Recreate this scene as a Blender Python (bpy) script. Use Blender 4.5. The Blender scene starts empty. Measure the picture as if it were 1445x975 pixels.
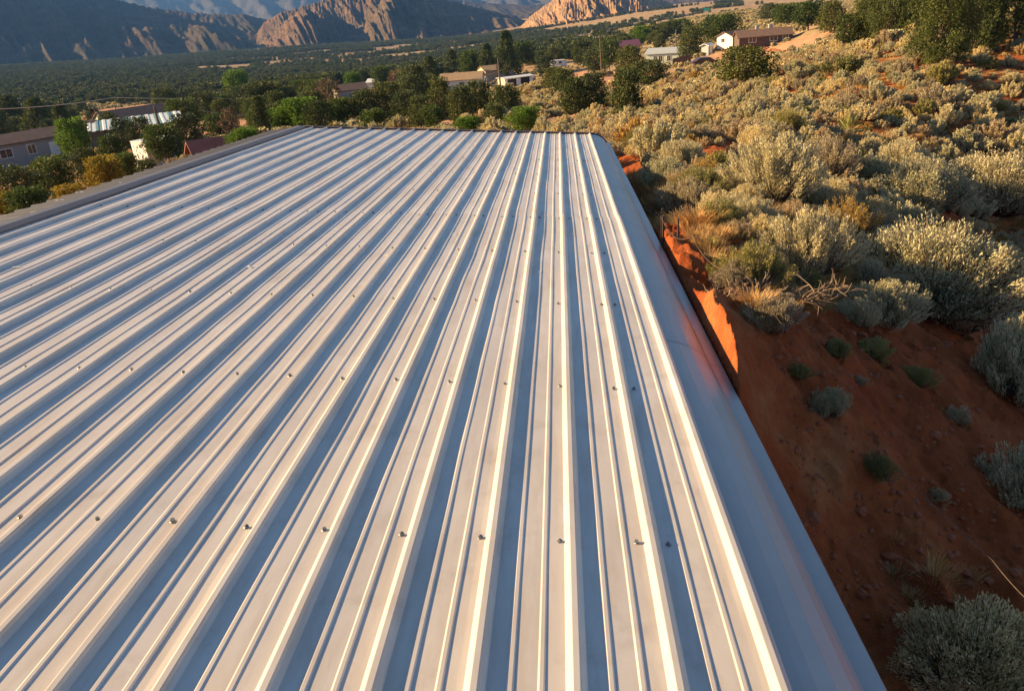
import bpy, math, random
import numpy as np
from mathutils import Matrix, Vector
random.seed(7); rng = np.random.default_rng(7)
SC = bpy.context.scene
COL = SC.collection

# ------------------------------------------------------------------ camera
F = 1150.; CX, CY = 722.5, 487.5          # focal length and centre in photo pixels
CAMH = 6.0; HROOF = 1.807
def nrm(v):
    v = np.array(v, float); return v/np.linalg.norm(v)
def frames(hy=5., hs=-.0875, vy=57., vx=787., rs=.018):
    r = nrm([(vx-CX)/F, (vy-CY)/F, 1]); l = np.array([1, rs, 0.])
    n = nrm(np.cross(r, l)); n = n if n[1] < 0 else -n
    h = np.array([0, (hy-CY)/F, 1]); u = nrm(np.cross(h, [1, hs, 0.])); u = u if u[1] < 0 else -u
    Y = nrm(r-np.dot(r, u)*u); X = np.cross(Y, u)
    W = np.array([X, Y, u])
    return W, W@n, W@r
W, RN, RY = frames()                       # camera-to-world, roof normal, rib direction
RX = np.cross(RY, RN)                      # across the roof, to the right
C0 = np.array([0, 0, CAMH]); FOOT = C0-HROOF*RN
def ray(px, py): return W@nrm([(px-CX)/F, (py-CY)/F, 1])
cd = bpy.data.cameras.new('camera'); cam = bpy.data.objects.new('camera', cd); COL.objects.link(cam)
cd.sensor_width = 36; cd.lens = 36*F/1445; cd.clip_end = 60000; cd.clip_start = .05
M = np.eye(4); M[:3, 0] = W[:, 0]; M[:3, 1] = -W[:, 1]; M[:3, 2] = -W[:, 2]; M[:3, 3] = C0
cam.matrix_world = Matrix(M.tolist()); SC.camera = cam

# ------------------------------------------------------------------ light
SUN_EL, SUN_AZ = math.radians(20.5), math.radians(6)
S_DIR = np.array([math.cos(SUN_EL)*math.cos(SUN_AZ), -math.cos(SUN_EL)*math.sin(SUN_AZ), -math.sin(SUN_EL)])
sl = bpy.data.lights.new('sun', 'SUN'); so = bpy.data.objects.new('sun', sl); COL.objects.link(so)
sl.energy = 5.0; sl.angle = math.radians(.5); sl.color = (1, .68, .33)
so.rotation_euler = Vector(S_DIR.tolist()).to_track_quat('-Z', 'Y').to_euler(); so.location = (-40, 0, 60)
wd = bpy.data.worlds.new('World'); SC.world = wd; wd.use_nodes = True
nt = wd.node_tree; sky = nt.nodes.new('ShaderNodeTexSky'); sky.sky_type = 'NISHITA'; sky.sun_disc = False
sky.sun_elevation = SUN_EL; sky.sun_rotation = math.atan2(-S_DIR[0], -S_DIR[1])
sky.air_density = .85; sky.dust_density = .1; sky.ozone_density = 2.0
nt.nodes['Background'].inputs[1].default_value = .05
nt.links.new(sky.outputs[0], nt.nodes['Background'].inputs[0])
SC.view_settings.view_transform = 'Standard'; SC.view_settings.look = 'None'
SC.view_settings.exposure = 1.68; SC.view_settings.gamma = 1
SC.cycles.max_bounces = 6; SC.cycles.volume_bounces = 0; SC.cycles.diffuse_bounces = 3
SC.cycles.transparent_max_bounces = 8

# ------------------------------------------------------------------ noise
def _hash(i, j, s):
    h = (i.astype(np.int64)*374761393+j.astype(np.int64)*668265263+s*1442695041) & 0xffffffff
    h = ((h ^ (h >> 13))*1274126177) & 0xffffffff
    return ((h ^ (h >> 16)) & 0xffffff)/float(0xffffff)
def vnoise(x, y, s=0):
    x = np.asarray(x, float); y = np.asarray(y, float)
    i = np.floor(x); j = np.floor(y); a = x-i; b = y-j
    a = a*a*(3-2*a); b = b*b*(3-2*b); i = i.astype(int); j = j.astype(int)
    return (_hash(i, j, s)*(1-a)+_hash(i+1, j, s)*a)*(1-b)+(_hash(i, j+1, s)*(1-a)+_hash(i+1, j+1, s)*a)*b
def fbm(x, y, o=4, s=0, ridge=False):
    t = 0; am = 1; n = 0; x = np.asarray(x, float); y = np.asarray(y, float)
    for k in range(o):
        v = vnoise(x, y, s+k*17)
        if ridge: v = 1-abs(2*v-1)
        t = t+am*v; n += am; am *= .5; x, y = x*1.93+y*.55+3.1, y*1.93-x*.55*.27+7.7
    return t/n

# ------------------------------------------------------------------ terrain function
# control points: pixel of the photograph and the distance in metres at which the ground stands there
CTRL = [(1025,545,4.9),(1040,500,5.35),(1065,462,6.3),(1100,600,5.75),(1060,640,5.2),(1200,520,7.0),(1180,440,8.7),(1300,700,6.7),
 (1250,975,5.3),(1445,975,5.7),(1445,700,8.2),(1445,560,10.4),(1350,520,9.6),(1300,405,13.6),(1350,380,16.5),(1445,400,18.5),(1445,378,21),(1300,345,16.5),(1445,330,26),
 (960,405,7.2),(935,340,8.7),(1000,330,9.6),(1100,400,8.6),(1200,300,15),(1150,350,11.5),
 (1445,250,31),(1445,150,40),(1445,60,52),(1300,200,30),(1300,100,46),(1200,230,22),(1100,250,18),(1000,250,15.5),(900,230,19),(870,212,23),
 (1080,150,42),(1080,118,56),(900,166,58),(990,130,66),(1200,110,50),(1200,62,80),(1320,95,44),(1130,80,115),(1075,69,165),(1000,95,130),
 (945,92,190),(820,165,62),(760,188,46),(640,200,46),(720,130,165),(850,110,130),(600,150,115),(500,190,66),(400,195,60),(300,215,60),(200,247,72),(45,240,100),
 (0,310,42),(120,290,50),(200,190,150),(225,158,290),(100,152,450),(300,130,480),(0,150,500),(400,120,550),(0,98,1500),(200,92,1500),(330,78,1600),
 (500,66,1700),(700,50,1800),(600,90,800),(760,62,800),(870,42,950),(950,12,1500),(1000,20,1100),(1060,35,420),(1100,12,600),(1200,22,180),(1270,25,110),(1400,-10,90)]
def _ctrl():
    P = []
    for px, py, t in CTRL:
        d = ray(px, py)*t; P.append((math.atan2(d[0], d[1]), math.hypot(d[0], d[1]), -d[2]))
    for az, prof in ((-60,[(3,4.6),(30,11),(100,22),(600,40),(3000,50),(14000,52)]),(-110,[(3,4.6),(30,9),(100,18),(600,40),(3000,50),(14000,52)]),
                     (180,[(3,4.4),(30,6),(100,8),(600,20),(3000,40),(14000,50)]),(60,[(3,4.3),(12,4.5),(40,4.5),(100,5),(600,20),(3000,40),(14000,50)]),
                     (110,[(3,4.3),(30,3.5),(100,4),(600,20),(3000,40),(14000,50)]),(-30,[(3,4.6),(14000,52),(3500,52)]),(-8,[(3,4.6),(12,5.6),(25,7.4),(14000,52),(3500,55)]),
                     (-20,[(15,6.4),(30,9)]),(8,[(2,4.4)]),(25,[(14000,50),(3500,50)]),(math.degrees(math.atan2(1.4,10)),[(10,2.85)]),(math.degrees(math.atan2(1.5,12)),[(12.1,3.05)]),(math.degrees(math.atan2(1.5,14)),[(14.1,3.25)]),(math.degrees(math.atan2(1.6,17)),[(17.1,3.45)]),(math.degrees(math.atan2(1.2,20)),[(20,3.8)]),(35,[(600,25)])):
        for r, dz in prof: P.append((math.radians(az), r, dz))
    P = np.array(P); K = 1.8
    xy = np.c_[P[:, 0]*K, np.log(P[:, 1])]; v = np.log(P[:, 2]/P[:, 1])
    allp = np.vstack([xy, xy+[2*math.pi*K, 0], xy-[2*math.pi*K, 0]]); allv = np.r_[v, v, v]
    keep = abs(allp[:, 0]) < 1.6*math.pi*K
    A = allp[keep]; b = allv[keep]; n = len(A)
    d = np.linalg.norm(A[:, None]-A[None], axis=2)+1e-9
    Mx = np.zeros((n+3, n+3)); Mx[:n, :n] = d*d*np.log(d)+np.eye(n)*.004; Mx[:n, n] = 1; Mx[n, :n] = 1
    Mx[:n, n+1:] = A; Mx[n+1:, :n] = A.T
    w = np.linalg.solve(Mx, np.r_[b, 0, 0, 0]); return A, w, K
TA, TW, TK = _ctrl()
def H(x, y, detail=True):
    x = np.atleast_1d(np.asarray(x, float)); y = np.atleast_1d(np.asarray(y, float))
    r = np.clip(np.hypot(x, y), 1.5, 16000); a = np.arctan2(x, y)
    out = np.empty(x.shape); n = len(TA); fl = out.ravel(); q = np.c_[(a*TK).ravel(), np.log(r).ravel()]; rr = r.ravel()
    for s in range(0, len(q), 20000):
        c = q[s:s+20000]; d2 = ((c[:, None]-TA[None])**2).sum(2)+1e-12
        v = (.5*d2*np.log(d2))@TW[:n]+TW[n]+c@TW[n+1:]
        fl[s:s+20000] = CAMH-np.exp(v)*rr[s:s+20000]
    z = fl.reshape(x.shape)
    if detail:
        k = np.clip((r-3)/6, .35, 1)*np.clip(r/30, .35, 6)
        z = z+(fbm(x*.45, y*.45, 4, 3)-.5)*.5*np.clip(k, 0, 1.2)+(fbm(x*.03, y*.03, 3, 9)-.5)*np.clip((r-40)/200, 0, 1)*3.
        near = np.clip(1-(r-14)/10, 0, 1)
        z = z+near*((fbm(x*1.6, y*1.6, 4, 21, True)-.5)*.30+(fbm(x*5, y*5, 4, 23, True)-.5)*.09+(fbm(x*16, y*16, 2, 29)-.5)*.03)
    out_ = np.maximum(np.maximum(x-.962, -7.2-x), np.maximum(y-17.9, -3-y))      # keep the soil below the eaves
    z = np.minimum(z, 3.50-.0435*y+np.where(out_ > 0, .405+out_*(1.2+5*fbm(x*2.6+5, y*2.6, 4, 37)), 0)+np.where(out_ > 2, 50, 0))
    return z
def h1(x, y): return float(H([x], [y])[0])
_T = np.exp(np.linspace(math.log(3.), math.log(6000), 500))
def ground_at(px, py):
    d = ray(px, py); P = C0+_T[:, None]*d; z = H(P[:, 0], P[:, 1], False); below = np.where(P[:, 2] < z)[0]
    if len(below) == 0: i = 400
    else: i = below[0]
    p = P[i]; 
    if i > 0:
        a = P[i-1]; ha = a[2]-z[i-1]; hb = z[i]-p[2]; p = a+(p-a)*ha/max(1e-6, ha+hb)
    return np.array([p[0], p[1], h1(p[0], p[1])])
def at(px, py, t):
    p = C0+ray(px, py)*t; return np.array([p[0], p[1], h1(p[0], p[1])])
def project(p):
    c = W.T@(np.asarray(p)-C0); return CX+F*c[0]/c[2], CY+F*c[1]/c[2], c[2]

# ------------------------------------------------------------------ mesh and object helpers
def mesh_np(name, V, Fc, mats=(), mi=None, smooth=False):
    V = np.asarray(V, float); me = bpy.data.meshes.new(name); Fc = np.asarray(Fc)
    me.vertices.add(len(V)); me.vertices.foreach_set('co', V.ravel())
    k = Fc.shape[1]; me.loops.add(Fc.size); me.loops.foreach_set('vertex_index', Fc.ravel().astype(np.int32))
    me.polygons.add(len(Fc)); me.polygons.foreach_set('loop_start', (np.arange(len(Fc))*k).astype(np.int32))
    me.polygons.foreach_set('loop_total', np.full(len(Fc), k, np.int32))
    if mi is not None: me.polygons.foreach_set('material_index', np.asarray(mi, np.int32))
    me.polygons.foreach_set('use_smooth', np.full(len(Fc), bool(smooth)))
    for m in mats: me.materials.append(m)
    me.update(); me.validate(); return me
class MB:
    """collects quads/tris as one mesh"""
    def __init__(s): s.v = []; s.f = []
    def add(s, V, Fs):
        o = len(s.v); s.v += [tuple(map(float, v)) for v in V]; s.f += [tuple(i+o for i in f) for f in Fs]; return s
    def box(s, c, d, T=None, bev=0):
        x, y, z = [k/2 for k in d]; V = np.array([(a*x, b*y, e*z) for a in (-1, 1) for b in (-1, 1) for e in (-1, 1)])+np.array(c)
        if T is not None: V = (np.asarray(T)@V.T).T
        return s.add(V, [(0,1,3,2),(4,6,7,5),(0,4,5,1),(2,3,7,6),(0,2,6,4),(1,5,7,3)])
    def tube(s, P, R, n=6, cap=True):
        P = np.asarray(P, float); V = []; m = len(P); R = np.broadcast_to(R, (m,))
        ref = np.array([0.31, .17, .93])
        for i in range(m):
            t = nrm(P[min(i+1, m-1)]-P[max(i-1, 0)]); a = np.cross(t, ref)
            if np.linalg.norm(a) < .1: a = np.cross(t, [1, 0, 0])
            a = nrm(a); b = np.cross(t, a)
            for k in range(n):
                w = 2*math.pi*k/n; V.append(P[i]+R[i]*(a*math.cos(w)+b*math.sin(w)))
        Fs = [(i*n+k, i*n+(k+1) % n, (i+1)*n+(k+1) % n, (i+1)*n+k) for i in range(m-1) for k in range(n)]
        if cap: Fs += [tuple(range(n-1, -1, -1)), tuple((m-1)*n+k for k in range(n))]
        return s.add(V, Fs)
    def prism(s, prof, y0, y1, T=None):
        n = len(prof); V = np.array([(x, y0, z) for x, z in prof]+[(x, y1, z) for x, z in prof], float)
        if T is not None: V = (np.asarray(T)@V.T).T
        return s.add(V, [(i, (i+1) % n, n+(i+1) % n, n+i) for i in range(n)]+[tuple(range(n-1, -1, -1)), tuple(range(n, 2*n))])
    def mesh(s, name, mat, smooth=False):
        me = bpy.data.meshes.new(name); me.from_pydata(s.v, [], s.f); me.materials.append(mat)
        if smooth: me.polygons.foreach_set('use_smooth', [True]*len(me.polygons))
        me.update(); return me
    def build(s, name, mat, parent=None, smooth=False, loc=None): return link(name, s.mesh(name, mat, smooth), parent, loc)
def link(name, me, parent=None, loc=None):
    o = bpy.data.objects.new(name, me); COL.objects.link(o)
    if parent is not None: o.parent = parent
    if loc is not None: o.location = loc
    return o
def tag(o, label=None, cat=None, group=None, kind=None):
    if label: o['label'] = label
    if cat: o['category'] = cat
    if group: o['group'] = group
    if kind: o['kind'] = kind
    return o
def thing(name, label, cat, loc=(0, 0, 0), rz=0, group=None, kind=None):
    o = bpy.data.objects.new(name, None); COL.objects.link(o); o.location = [float(v) for v in loc]; o.rotation_euler = (0, 0, rz)
    o.empty_display_size = .2
    return tag(o, label, cat, group, kind)

# ------------------------------------------------------------------ materials
class Nodes:
    def __init__(s, name):
        s.m = bpy.data.materials.new(name); s.m.use_nodes = True; s.t = s.m.node_tree; s.b = s.t.nodes['Principled BSDF']
    def n(s, ty, **k):
        o = s.t.nodes.new(ty)
        for a, v in k.items():
            if a.startswith('i_'): o.inputs[a[2:]].default_value = v
            else: setattr(o, a, v)
        return o
    def l(s, a, b): s.t.links.new(a, b)
    def noise(s, scale, detail=4, rough=.55, coord='Object', stretch=None):
        tc = s.n('ShaderNodeTexCoord'); no = s.n('ShaderNodeTexNoise'); no.inputs['Scale'].default_value = scale
        no.inputs['Detail'].default_value = detail; no.inputs['Roughness'].default_value = rough
        src = tc.outputs[coord]
        if stretch:
            mp = s.n('ShaderNodeMapping'); mp.inputs['Scale'].default_value = stretch; s.l(src, mp.inputs[0]); src = mp.outputs[0]
        s.l(src, no.inputs['Vector']); return no.outputs['Fac']
    def ramp(s, fac, stops, interp='LINEAR'):
        r = s.n('ShaderNodeValToRGB'); r.color_ramp.interpolation = interp; e = r.color_ramp.elements
        e[0].position = stops[0][0]; e[0].color = (*stops[0][1], 1); e[1].position = stops[-1][0]; e[1].color = (*stops[-1][1], 1)
        for p, c in stops[1:-1]:
            k = e.new(p); k.color = (*c, 1)
        s.l(fac, r.inputs[0]); return r.outputs[0]
    def mix(s, fac, a, b, mode='MIX'):
        m = s.n('ShaderNodeMix', data_type='RGBA', blend_type=mode)
        for sock, v in ((m.inputs[0], fac), (m.inputs[6], a), (m.inputs[7], b)):
            if isinstance(v, (int, float)): sock.default_value = v
            elif isinstance(v, tuple): sock.default_value = (*v, 1)
            else: s.l(v, sock)
        return m.outputs[2]
    def bump(s, h, dist, strength=1):
        b = s.n('ShaderNodeBump'); b.inputs['Distance'].default_value = dist; b.inputs['Strength'].default_value = strength
        s.l(h, b.inputs['Height']); s.l(b.outputs[0], s.b.inputs['Normal'])
    def set(s, col=None, rough=None, metal=None, spec=None):
        if col is not None:
            if isinstance(col, tuple): s.b.inputs['Base Color'].default_value = (*col, 1)
            else: s.l(col, s.b.inputs['Base Color'])
        if rough is not None: s.b.inputs['Roughness'].default_value = rough
        if metal is not None: s.b.inputs['Metallic'].default_value = metal
        if spec is not None: s.b.inputs['Specular IOR Level'].default_value = spec
        return s.m
def paint(name, col, rough=.6, var=.25, scale=2., metal=0, bump=0):
    k = Nodes(name); f = k.noise(scale, 5)
    c = k.ramp(f, [(.3, tuple(v*(1-var) for v in col)), (.7, tuple(min(1, v*(1+var*.6)) for v in col))])
    if bump: k.bump(k.noise(scale*12, 4), bump)
    return k.set(c, rough, metal)
def leafmat(name, cols, rough=.7, trans=.25, spec=.25):
    k = Nodes(name); g = k.n('ShaderNodeNewGeometry'); oi = k.n('ShaderNodeObjectInfo')
    c = k.ramp(g.outputs['Random Per Island'], [(i/(len(cols)-1), c) for i, c in enumerate(cols)])
    v = k.ramp(oi.outputs['Random'], [(0, (.72, .78, .8)), (.5, (1, 1, 1)), (1, (1.22, 1.12, .95))])
    c = k.mix(1., c, v, 'MULTIPLY'); k.set(c, rough, 0, spec)
    tr = k.n('ShaderNodeBsdfTranslucent'); k.l(c, tr.inputs[0]); ms = k.n('ShaderNodeMixShader'); ms.inputs[0].default_value = trans
    k.l(k.b.outputs[0], ms.inputs[1]); k.l(tr.outputs[0], ms.inputs[2]); k.l(ms.outputs[0], k.t.nodes['Material Output'].inputs[0])
    return k.m
MT = {}
def m_roof():
    k = Nodes('painted_roof_steel')
    n1 = k.noise(1.3, 5, .6); n2 = k.noise(900, 2, .7); n3 = k.noise(14, 6, .65, stretch=(1, .12, 1))
    c = k.ramp(n1, [(.3, (.56, .515, .455)), (.7, (.64, .60, .545))])
    c = k.mix(k.ramp(n3, [(.46, (0, 0, 0)), (.72, (.5, .5, .5))]), c, (.42, .34, .27)); n4 = k.noise(5, 7, .7); c = k.mix(k.ramp(n4, [(.55, (0, 0, 0)), (.72, (.35, .35, .35))]), c, (.36, .29, .23))
    c = k.mix(.10, c, k.ramp(n2, [(.3, (.2, .2, .2)), (.7, (1, 1, 1))]), 'OVERLAY')
    k.l(k.ramp(n3, [(.3, (.33, .33, .33)), (.7, (.46, .46, .46))]), k.b.inputs['Roughness'])
    k.bump(n1, .004, .5)
    return k.set(c, None, .12, .45)
MT['roof'] = m_roof()
MT['dark_steel'] = paint('dark_blue_grey_steel', (.075, .083, .105), .6, .2, 3, .1)  # side panels: even blue-grey, much darker than the main roof sheets
MT['dark_steel2'] = paint('dull_ridge_steel', (.10, .10, .115), .55, .15, 3, .1)  # ridge cap: toned close to the side panels
MT['trim'] = paint('trim_steel', (.40, .38, .36), .36, .08, 3, .15)
MT['brown_trim'] = paint('brown_gutter', (.085, .055, .045), .45, .2, 4)
MT['screw'] = paint('zinc_screw', (.22, .24, .26), .45, .25, 300, .8)
MT['rubber'] = paint('washer_rubber', (.06, .06, .06), .7, .2, 300)
MT['dropping'] = paint('dropping_white', (.75, .75, .70), .8, .15, 90)
MT['wall_steel'] = paint('wall_steel', (.14, .10, .08), .5, .1, 2, .1)
def m_ground():
    k = Nodes('red_sand_ground'); at_ = k.n('ShaderNodeAttribute', attribute_name='cover'); sp = k.n('ShaderNodeSeparateColor'); k.l(at_.outputs['Color'], sp.inputs[0])
    n1 = k.noise(.9, 8, .62); n2 = k.noise(9, 8, .7); n3 = k.noise(.16, 8, .68); n4 = k.noise(.035, 8, .7)
    red = k.ramp(n1, [(.32, (.17, .042, .013)), (.5, (.30, .086, .028)), (.7, (.40, .13, .046))])
    red = k.mix(.35, red, k.ramp(n2, [(.3, (.30, .14, .08)), (.7, (.9, .75, .65))]), 'OVERLAY')
    straw = k.ramp(n2, [(.3, (.23, .12, .045)), (.7, (.40, .25, .10))])
    pat = k.ramp(n1, [(.54, (0, 0, 0)), (.70, (.6, .6, .6))])
    c = k.mix(pat, red, straw)
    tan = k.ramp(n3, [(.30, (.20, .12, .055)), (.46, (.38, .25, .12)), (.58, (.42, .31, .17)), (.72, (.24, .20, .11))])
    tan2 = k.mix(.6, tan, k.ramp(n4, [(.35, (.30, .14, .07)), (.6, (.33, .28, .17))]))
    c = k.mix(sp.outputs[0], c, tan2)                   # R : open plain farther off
    c = k.mix(sp.outputs[1], c, k.ramp(n3, [(.3, (.40, .20, .11)), (.7, (.50, .30, .18))]))   # G : bare track soil
    c = k.mix(sp.outputs[2], c, k.ramp(n3, [(.3, (.035, .045, .02)), (.7, (.09, .085, .04))]))   # B : litter under the woods
    k.bump(k.mix(.5, n2, k.noise(45, 4, .7)), .05, .9)
    return k.set(c, .95, 0, .1)
MT['ground'] = m_ground()
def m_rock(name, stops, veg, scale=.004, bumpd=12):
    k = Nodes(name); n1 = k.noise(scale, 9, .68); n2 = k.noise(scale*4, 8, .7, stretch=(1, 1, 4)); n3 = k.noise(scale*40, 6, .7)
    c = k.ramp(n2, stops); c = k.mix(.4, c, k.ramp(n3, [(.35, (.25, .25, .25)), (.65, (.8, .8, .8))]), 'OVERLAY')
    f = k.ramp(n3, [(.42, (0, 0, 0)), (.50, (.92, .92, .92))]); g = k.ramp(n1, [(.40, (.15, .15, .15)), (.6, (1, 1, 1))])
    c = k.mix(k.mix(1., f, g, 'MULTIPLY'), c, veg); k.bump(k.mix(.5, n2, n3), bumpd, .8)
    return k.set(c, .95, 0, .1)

# ------------------------------------------------------------------ ground sheet
def make_ground():
    az = np.radians(np.r_[np.arange(-180, -44, 3.), np.arange(-44, -36, .5), np.arange(-36, 40, .1), np.arange(40, 46, .5), np.arange(46, 178, 3.)])
    rr = [1.2]
    while rr[-1] < 16000: rr.append(rr[-1]*(1.007 if rr[-1] < 20 else 1.012 if rr[-1] < 60 else 1.03 if rr[-1] < 2500 else 1.12))
    rr = np.array(rr); A, R = np.meshgrid(az, rr); X = R*np.sin(A); Y = R*np.cos(A)
    Z = H(X.ravel(), Y.ravel()).reshape(X.shape); nr, na = X.shape
    V = np.c_[X.ravel(), Y.ravel(), Z.ravel()]; i = np.arange(nr*na).reshape(nr, na); j = np.roll(i, -1, 1)
    Fq = np.stack([i[:-1], i[1:], j[1:], j[:-1]], -1).reshape(-1, 4)
    me = mesh_np('ground', V, Fq, [MT['ground']], smooth=True)
    # close the middle
    xs, ys = X.ravel(), Y.ravel(); r = R.ravel()
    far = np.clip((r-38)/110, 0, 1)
    bare = np.zeros_like(r); wood = np.zeros_like(r)
    for poly, wdt in BARE:
        pts = np.array([ground_at(*p)[:2] for p in poly])
        dd = np.full(r.shape, 1e9)
        for a, b in zip(pts[:-1], pts[1:]):
            ab = b-a; t = np.clip(((xs-a[0])*ab[0]+(ys-a[1])*ab[1])/(ab@ab), 0, 1)
            dd = np.minimum(dd, np.hypot(xs-a[0]-t*ab[0], ys-a[1]-t*ab[1]))
        dd = dd+(fbm(xs*.5, ys*.5, 3, 5)-.5)*wdt*.8
        bare = np.maximum(bare, np.clip((wdt-dd)/(wdt*.35), 0, 1))
    azd = np.degrees(A.ravel())
    wood = np.clip((r-160)/150, 0, 1)*np.clip((3-azd)/8, 0, 1)*np.clip((fbm(xs*.01, ys*.01, 4, 8)-.30)*6, 0, 1)*.25*(1-bare)
    ca = me.color_attributes.new('cover', 'FLOAT_COLOR', 'POINT')
    ca.data.foreach_set('color', np.c_[far, bare, wood, np.ones_like(r)].ravel())
    return tag(link('ground', me), 'red sandy desert ground rising to the right', kind='structure')
BARE = [([(730, 200), (780, 178), (800, 165), (880, 150)], 1.6), ([(800, 130), (880, 112), (960, 98), (1030, 84), (1090, 72)], 6.5), ([(985, 88), (1040, 80)], 7), ([(1100, 66), (1180, 50)], 9),
        ([(850, 105), (905, 85)], 6), ([(620, 140), (700, 128), (760, 118), (840, 95)], 5), ([(125, 175), (215, 150)], 24), ([(960, 120), (880, 128)], 4), ([(240, 215), (330, 175)], 4), ([(640, 172), (600, 185)], 2)]
ground = make_ground()
mb = MB(); n = 24
mb.add([(0, 0, 1.2)]+[(1.4*math.cos(2*math.pi*i/n), 1.4*math.sin(2*math.pi*i/n), 1.45) for i in range(n)], [(0, i+1, (i+1) % n+1) for i in range(n)])
tag(mb.build('ground_patch', MT['ground']), 'red sandy soil beneath the building', kind='structure')

# highway across the plain
def ribbon(name, pix, width, lift, mat, label, seg=60):
    P = np.array([ground_at(*p) for p in pix]); L = np.r_[0, np.cumsum(np.linalg.norm(np.diff(P[:, :2], axis=0), axis=1))]
    s = np.linspace(0, L[-1], seg); x = np.interp(s, L, P[:, 0]); y = np.interp(s, L, P[:, 1])
    for _ in range(6): x[1:-1] = (x[:-2]+x[1:-1]*2+x[2:])/4; y[1:-1] = (y[:-2]+y[1:-1]*2+y[2:])/4
    dx = np.gradient(x); dy = np.gradient(y); l = np.hypot(dx, dy); nx, ny = -dy/l, dx/l
    zc = np.maximum(H(x, y), np.maximum(H(x+nx*width/2, y+ny*width/2), H(x-nx*width/2, y-ny*width/2)))+lift
    for _ in range(4): zc[1:-1] = np.maximum(zc[1:-1], (zc[:-2]+zc[2:])/2)
    V = np.concatenate([np.c_[x+nx*w, y+ny*w, zc-d] for w, d in ((-width, lift+3), (-width/2, 0), (width/2, 0), (width, lift+3))])
    Fq = [(k*seg+i, k*seg+i+1, (k+1)*seg+i+1, (k+1)*seg+i) for k in range(3) for i in range(seg-1)]
    o = link(name, mesh_np(name, V, Fq, [mat])); tag(o, label, kind='structure'); return o
MT['asphalt'] = paint('asphalt', (.06, .058, .06), .9, .2, .05)
ribbon('highway', [(720, 66), (775, 60), (830, 50), (882, 39), (930, 29), (985, 19)], 11, .8, MT['asphalt'], 'grey highway crossing the far plain below the hills', 90)

# ------------------------------------------------------------------ mountains
def mountain(name, label, sil, r0, rc, r1, mat, gully=.35, seed=0, freq=60, base_y=None, spurs=(), na=520, nu=120, prof=1.25):
    """sil: crest pixels; a heightfield rising from r0 to the crest at rc and falling to r1 behind it"""
    px = np.array([p[0] for p in sil]); ds = [ray(*p) for p in sil]
    azs = np.array([math.atan2(d[0], d[1]) for d in ds]); el = np.array([d[2]/math.hypot(d[0], d[1]) for d in ds])
    a = np.linspace(azs[0], azs[-1], na); zc = CAMH+np.interp(a, azs, el)*rc
    u = np.linspace(0, 1, nu); ucr = .72
    A, U = np.meshgrid(a, u)
    r = np.where(U < ucr, r0+(rc-r0)*U/ucr, rc+(r1-rc)*(U-ucr)/(1-ucr))
    ZC = zc[None]*np.ones_like(A); zb = -60.
    h = np.where(U < ucr, (U/ucr)**prof, 1-.9*((U-ucr)/(1-ucr))**1.3)
    X = r*np.sin(A); Y = r*np.cos(A); k = freq/rc*.05*20
    g = fbm(A*freq+U*2.5, U*3+A*freq*.25, 6, seed, True); g2 = fbm(X*.004, Y*.004, 5, seed+3)
    env = np.sin(np.clip(U/ucr, 0, 1)*math.pi)**.7
    Z = zb+(ZC-zb)*h-(ZC-zb)*gully*(1-g)*env+(ZC-zb)*(g2-.5)*.35*env
    crag = (ZC-zb)*.10*(fbm(A*freq*5, U*8, 4, seed+5, True)-.5)*np.clip(U*3, 0, 1); Z = Z+crag
    for (sx, sy, hr, ht, wa, wr) in spurs:            # extra buttresses: pixel, distance, height, widths
        d = ray(sx, sy); sa = math.atan2(d[0], d[1]); dx = (A-sa)*hr; dr = r-hr
        Z = Z+ht*np.exp(-(dx/wa)**2-(dr/wr)**2)*(.55+.9*g)
    e = np.minimum(np.clip((A-a[0])/.01, 0, 1), np.clip((a[-1]-A)/.01, 0, 1)); Z = zb+(Z-zb)*e
    V = np.c_[X.ravel(), Y.ravel(), Z.ravel()]; i = np.arange(nu*na).reshape(nu, na)
    Fq = np.stack([i[:-1, :-1], i[1:, :-1], i[1:, 1:], i[:-1, 1:]], -1).reshape(-1, 4)
    return tag(link(name, mesh_np(name, V, Fq, [mat], smooth=True)), label, kind='structure')
RS = [(.35, (.08, .046, .028)), (.5, (.15, .088, .052)), (.65, (.24, .15, .09))]
MT['rock_red'] = m_rock('red_mountain_rock', RS, (.045, .05, .028))
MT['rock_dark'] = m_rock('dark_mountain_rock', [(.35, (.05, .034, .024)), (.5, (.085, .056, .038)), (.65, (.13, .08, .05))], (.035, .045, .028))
MT['rock_tan'] = m_rock('orange_hill_rock', [(.35, (.30, .16, .085)), (.5, (.43, .25, .13)), (.65, (.52, .34, .19))], (.10, .085, .045), .008, 4)
MT['rock_far'] = m_rock('far_cliff_rock', [(.35, (.05, .045, .042)), (.5, (.07, .062, .056)), (.65, (.095, .085, .075))], (.075, .07, .055), .0015, 20)
mountain('mountain', 'distant blue hazy cliffs above the nearer ridges', [(-500,-10),(0,-35),(300,-30),(420,-42),(600,-45),(800,-50),(1000,-60),(1300,-90),(1600,-110)], 4700, 6500, 8500, MT['rock_far'], .45, 41, 26)
mountain('mountain', 'brown foothills between the cliffs and the orange hill', [(430,40),(520,0),(600,-6),(680,5),(740,8),(800,6),(860,-4),(960,-12),(1100,-60),(1300,-90)], 2600, 3900, 4600, MT['rock_dark'], .45, 31, 45)
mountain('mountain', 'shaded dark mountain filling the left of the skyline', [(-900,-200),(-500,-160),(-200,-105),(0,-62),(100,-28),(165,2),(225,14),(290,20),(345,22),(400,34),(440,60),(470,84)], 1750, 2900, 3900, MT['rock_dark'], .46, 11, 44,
         spurs=((235, 45, 2300, 38, 130, 260), (300, 62, 2100, 22, 80, 150), (60, 70, 2050, 18, 110, 160)))
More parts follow.
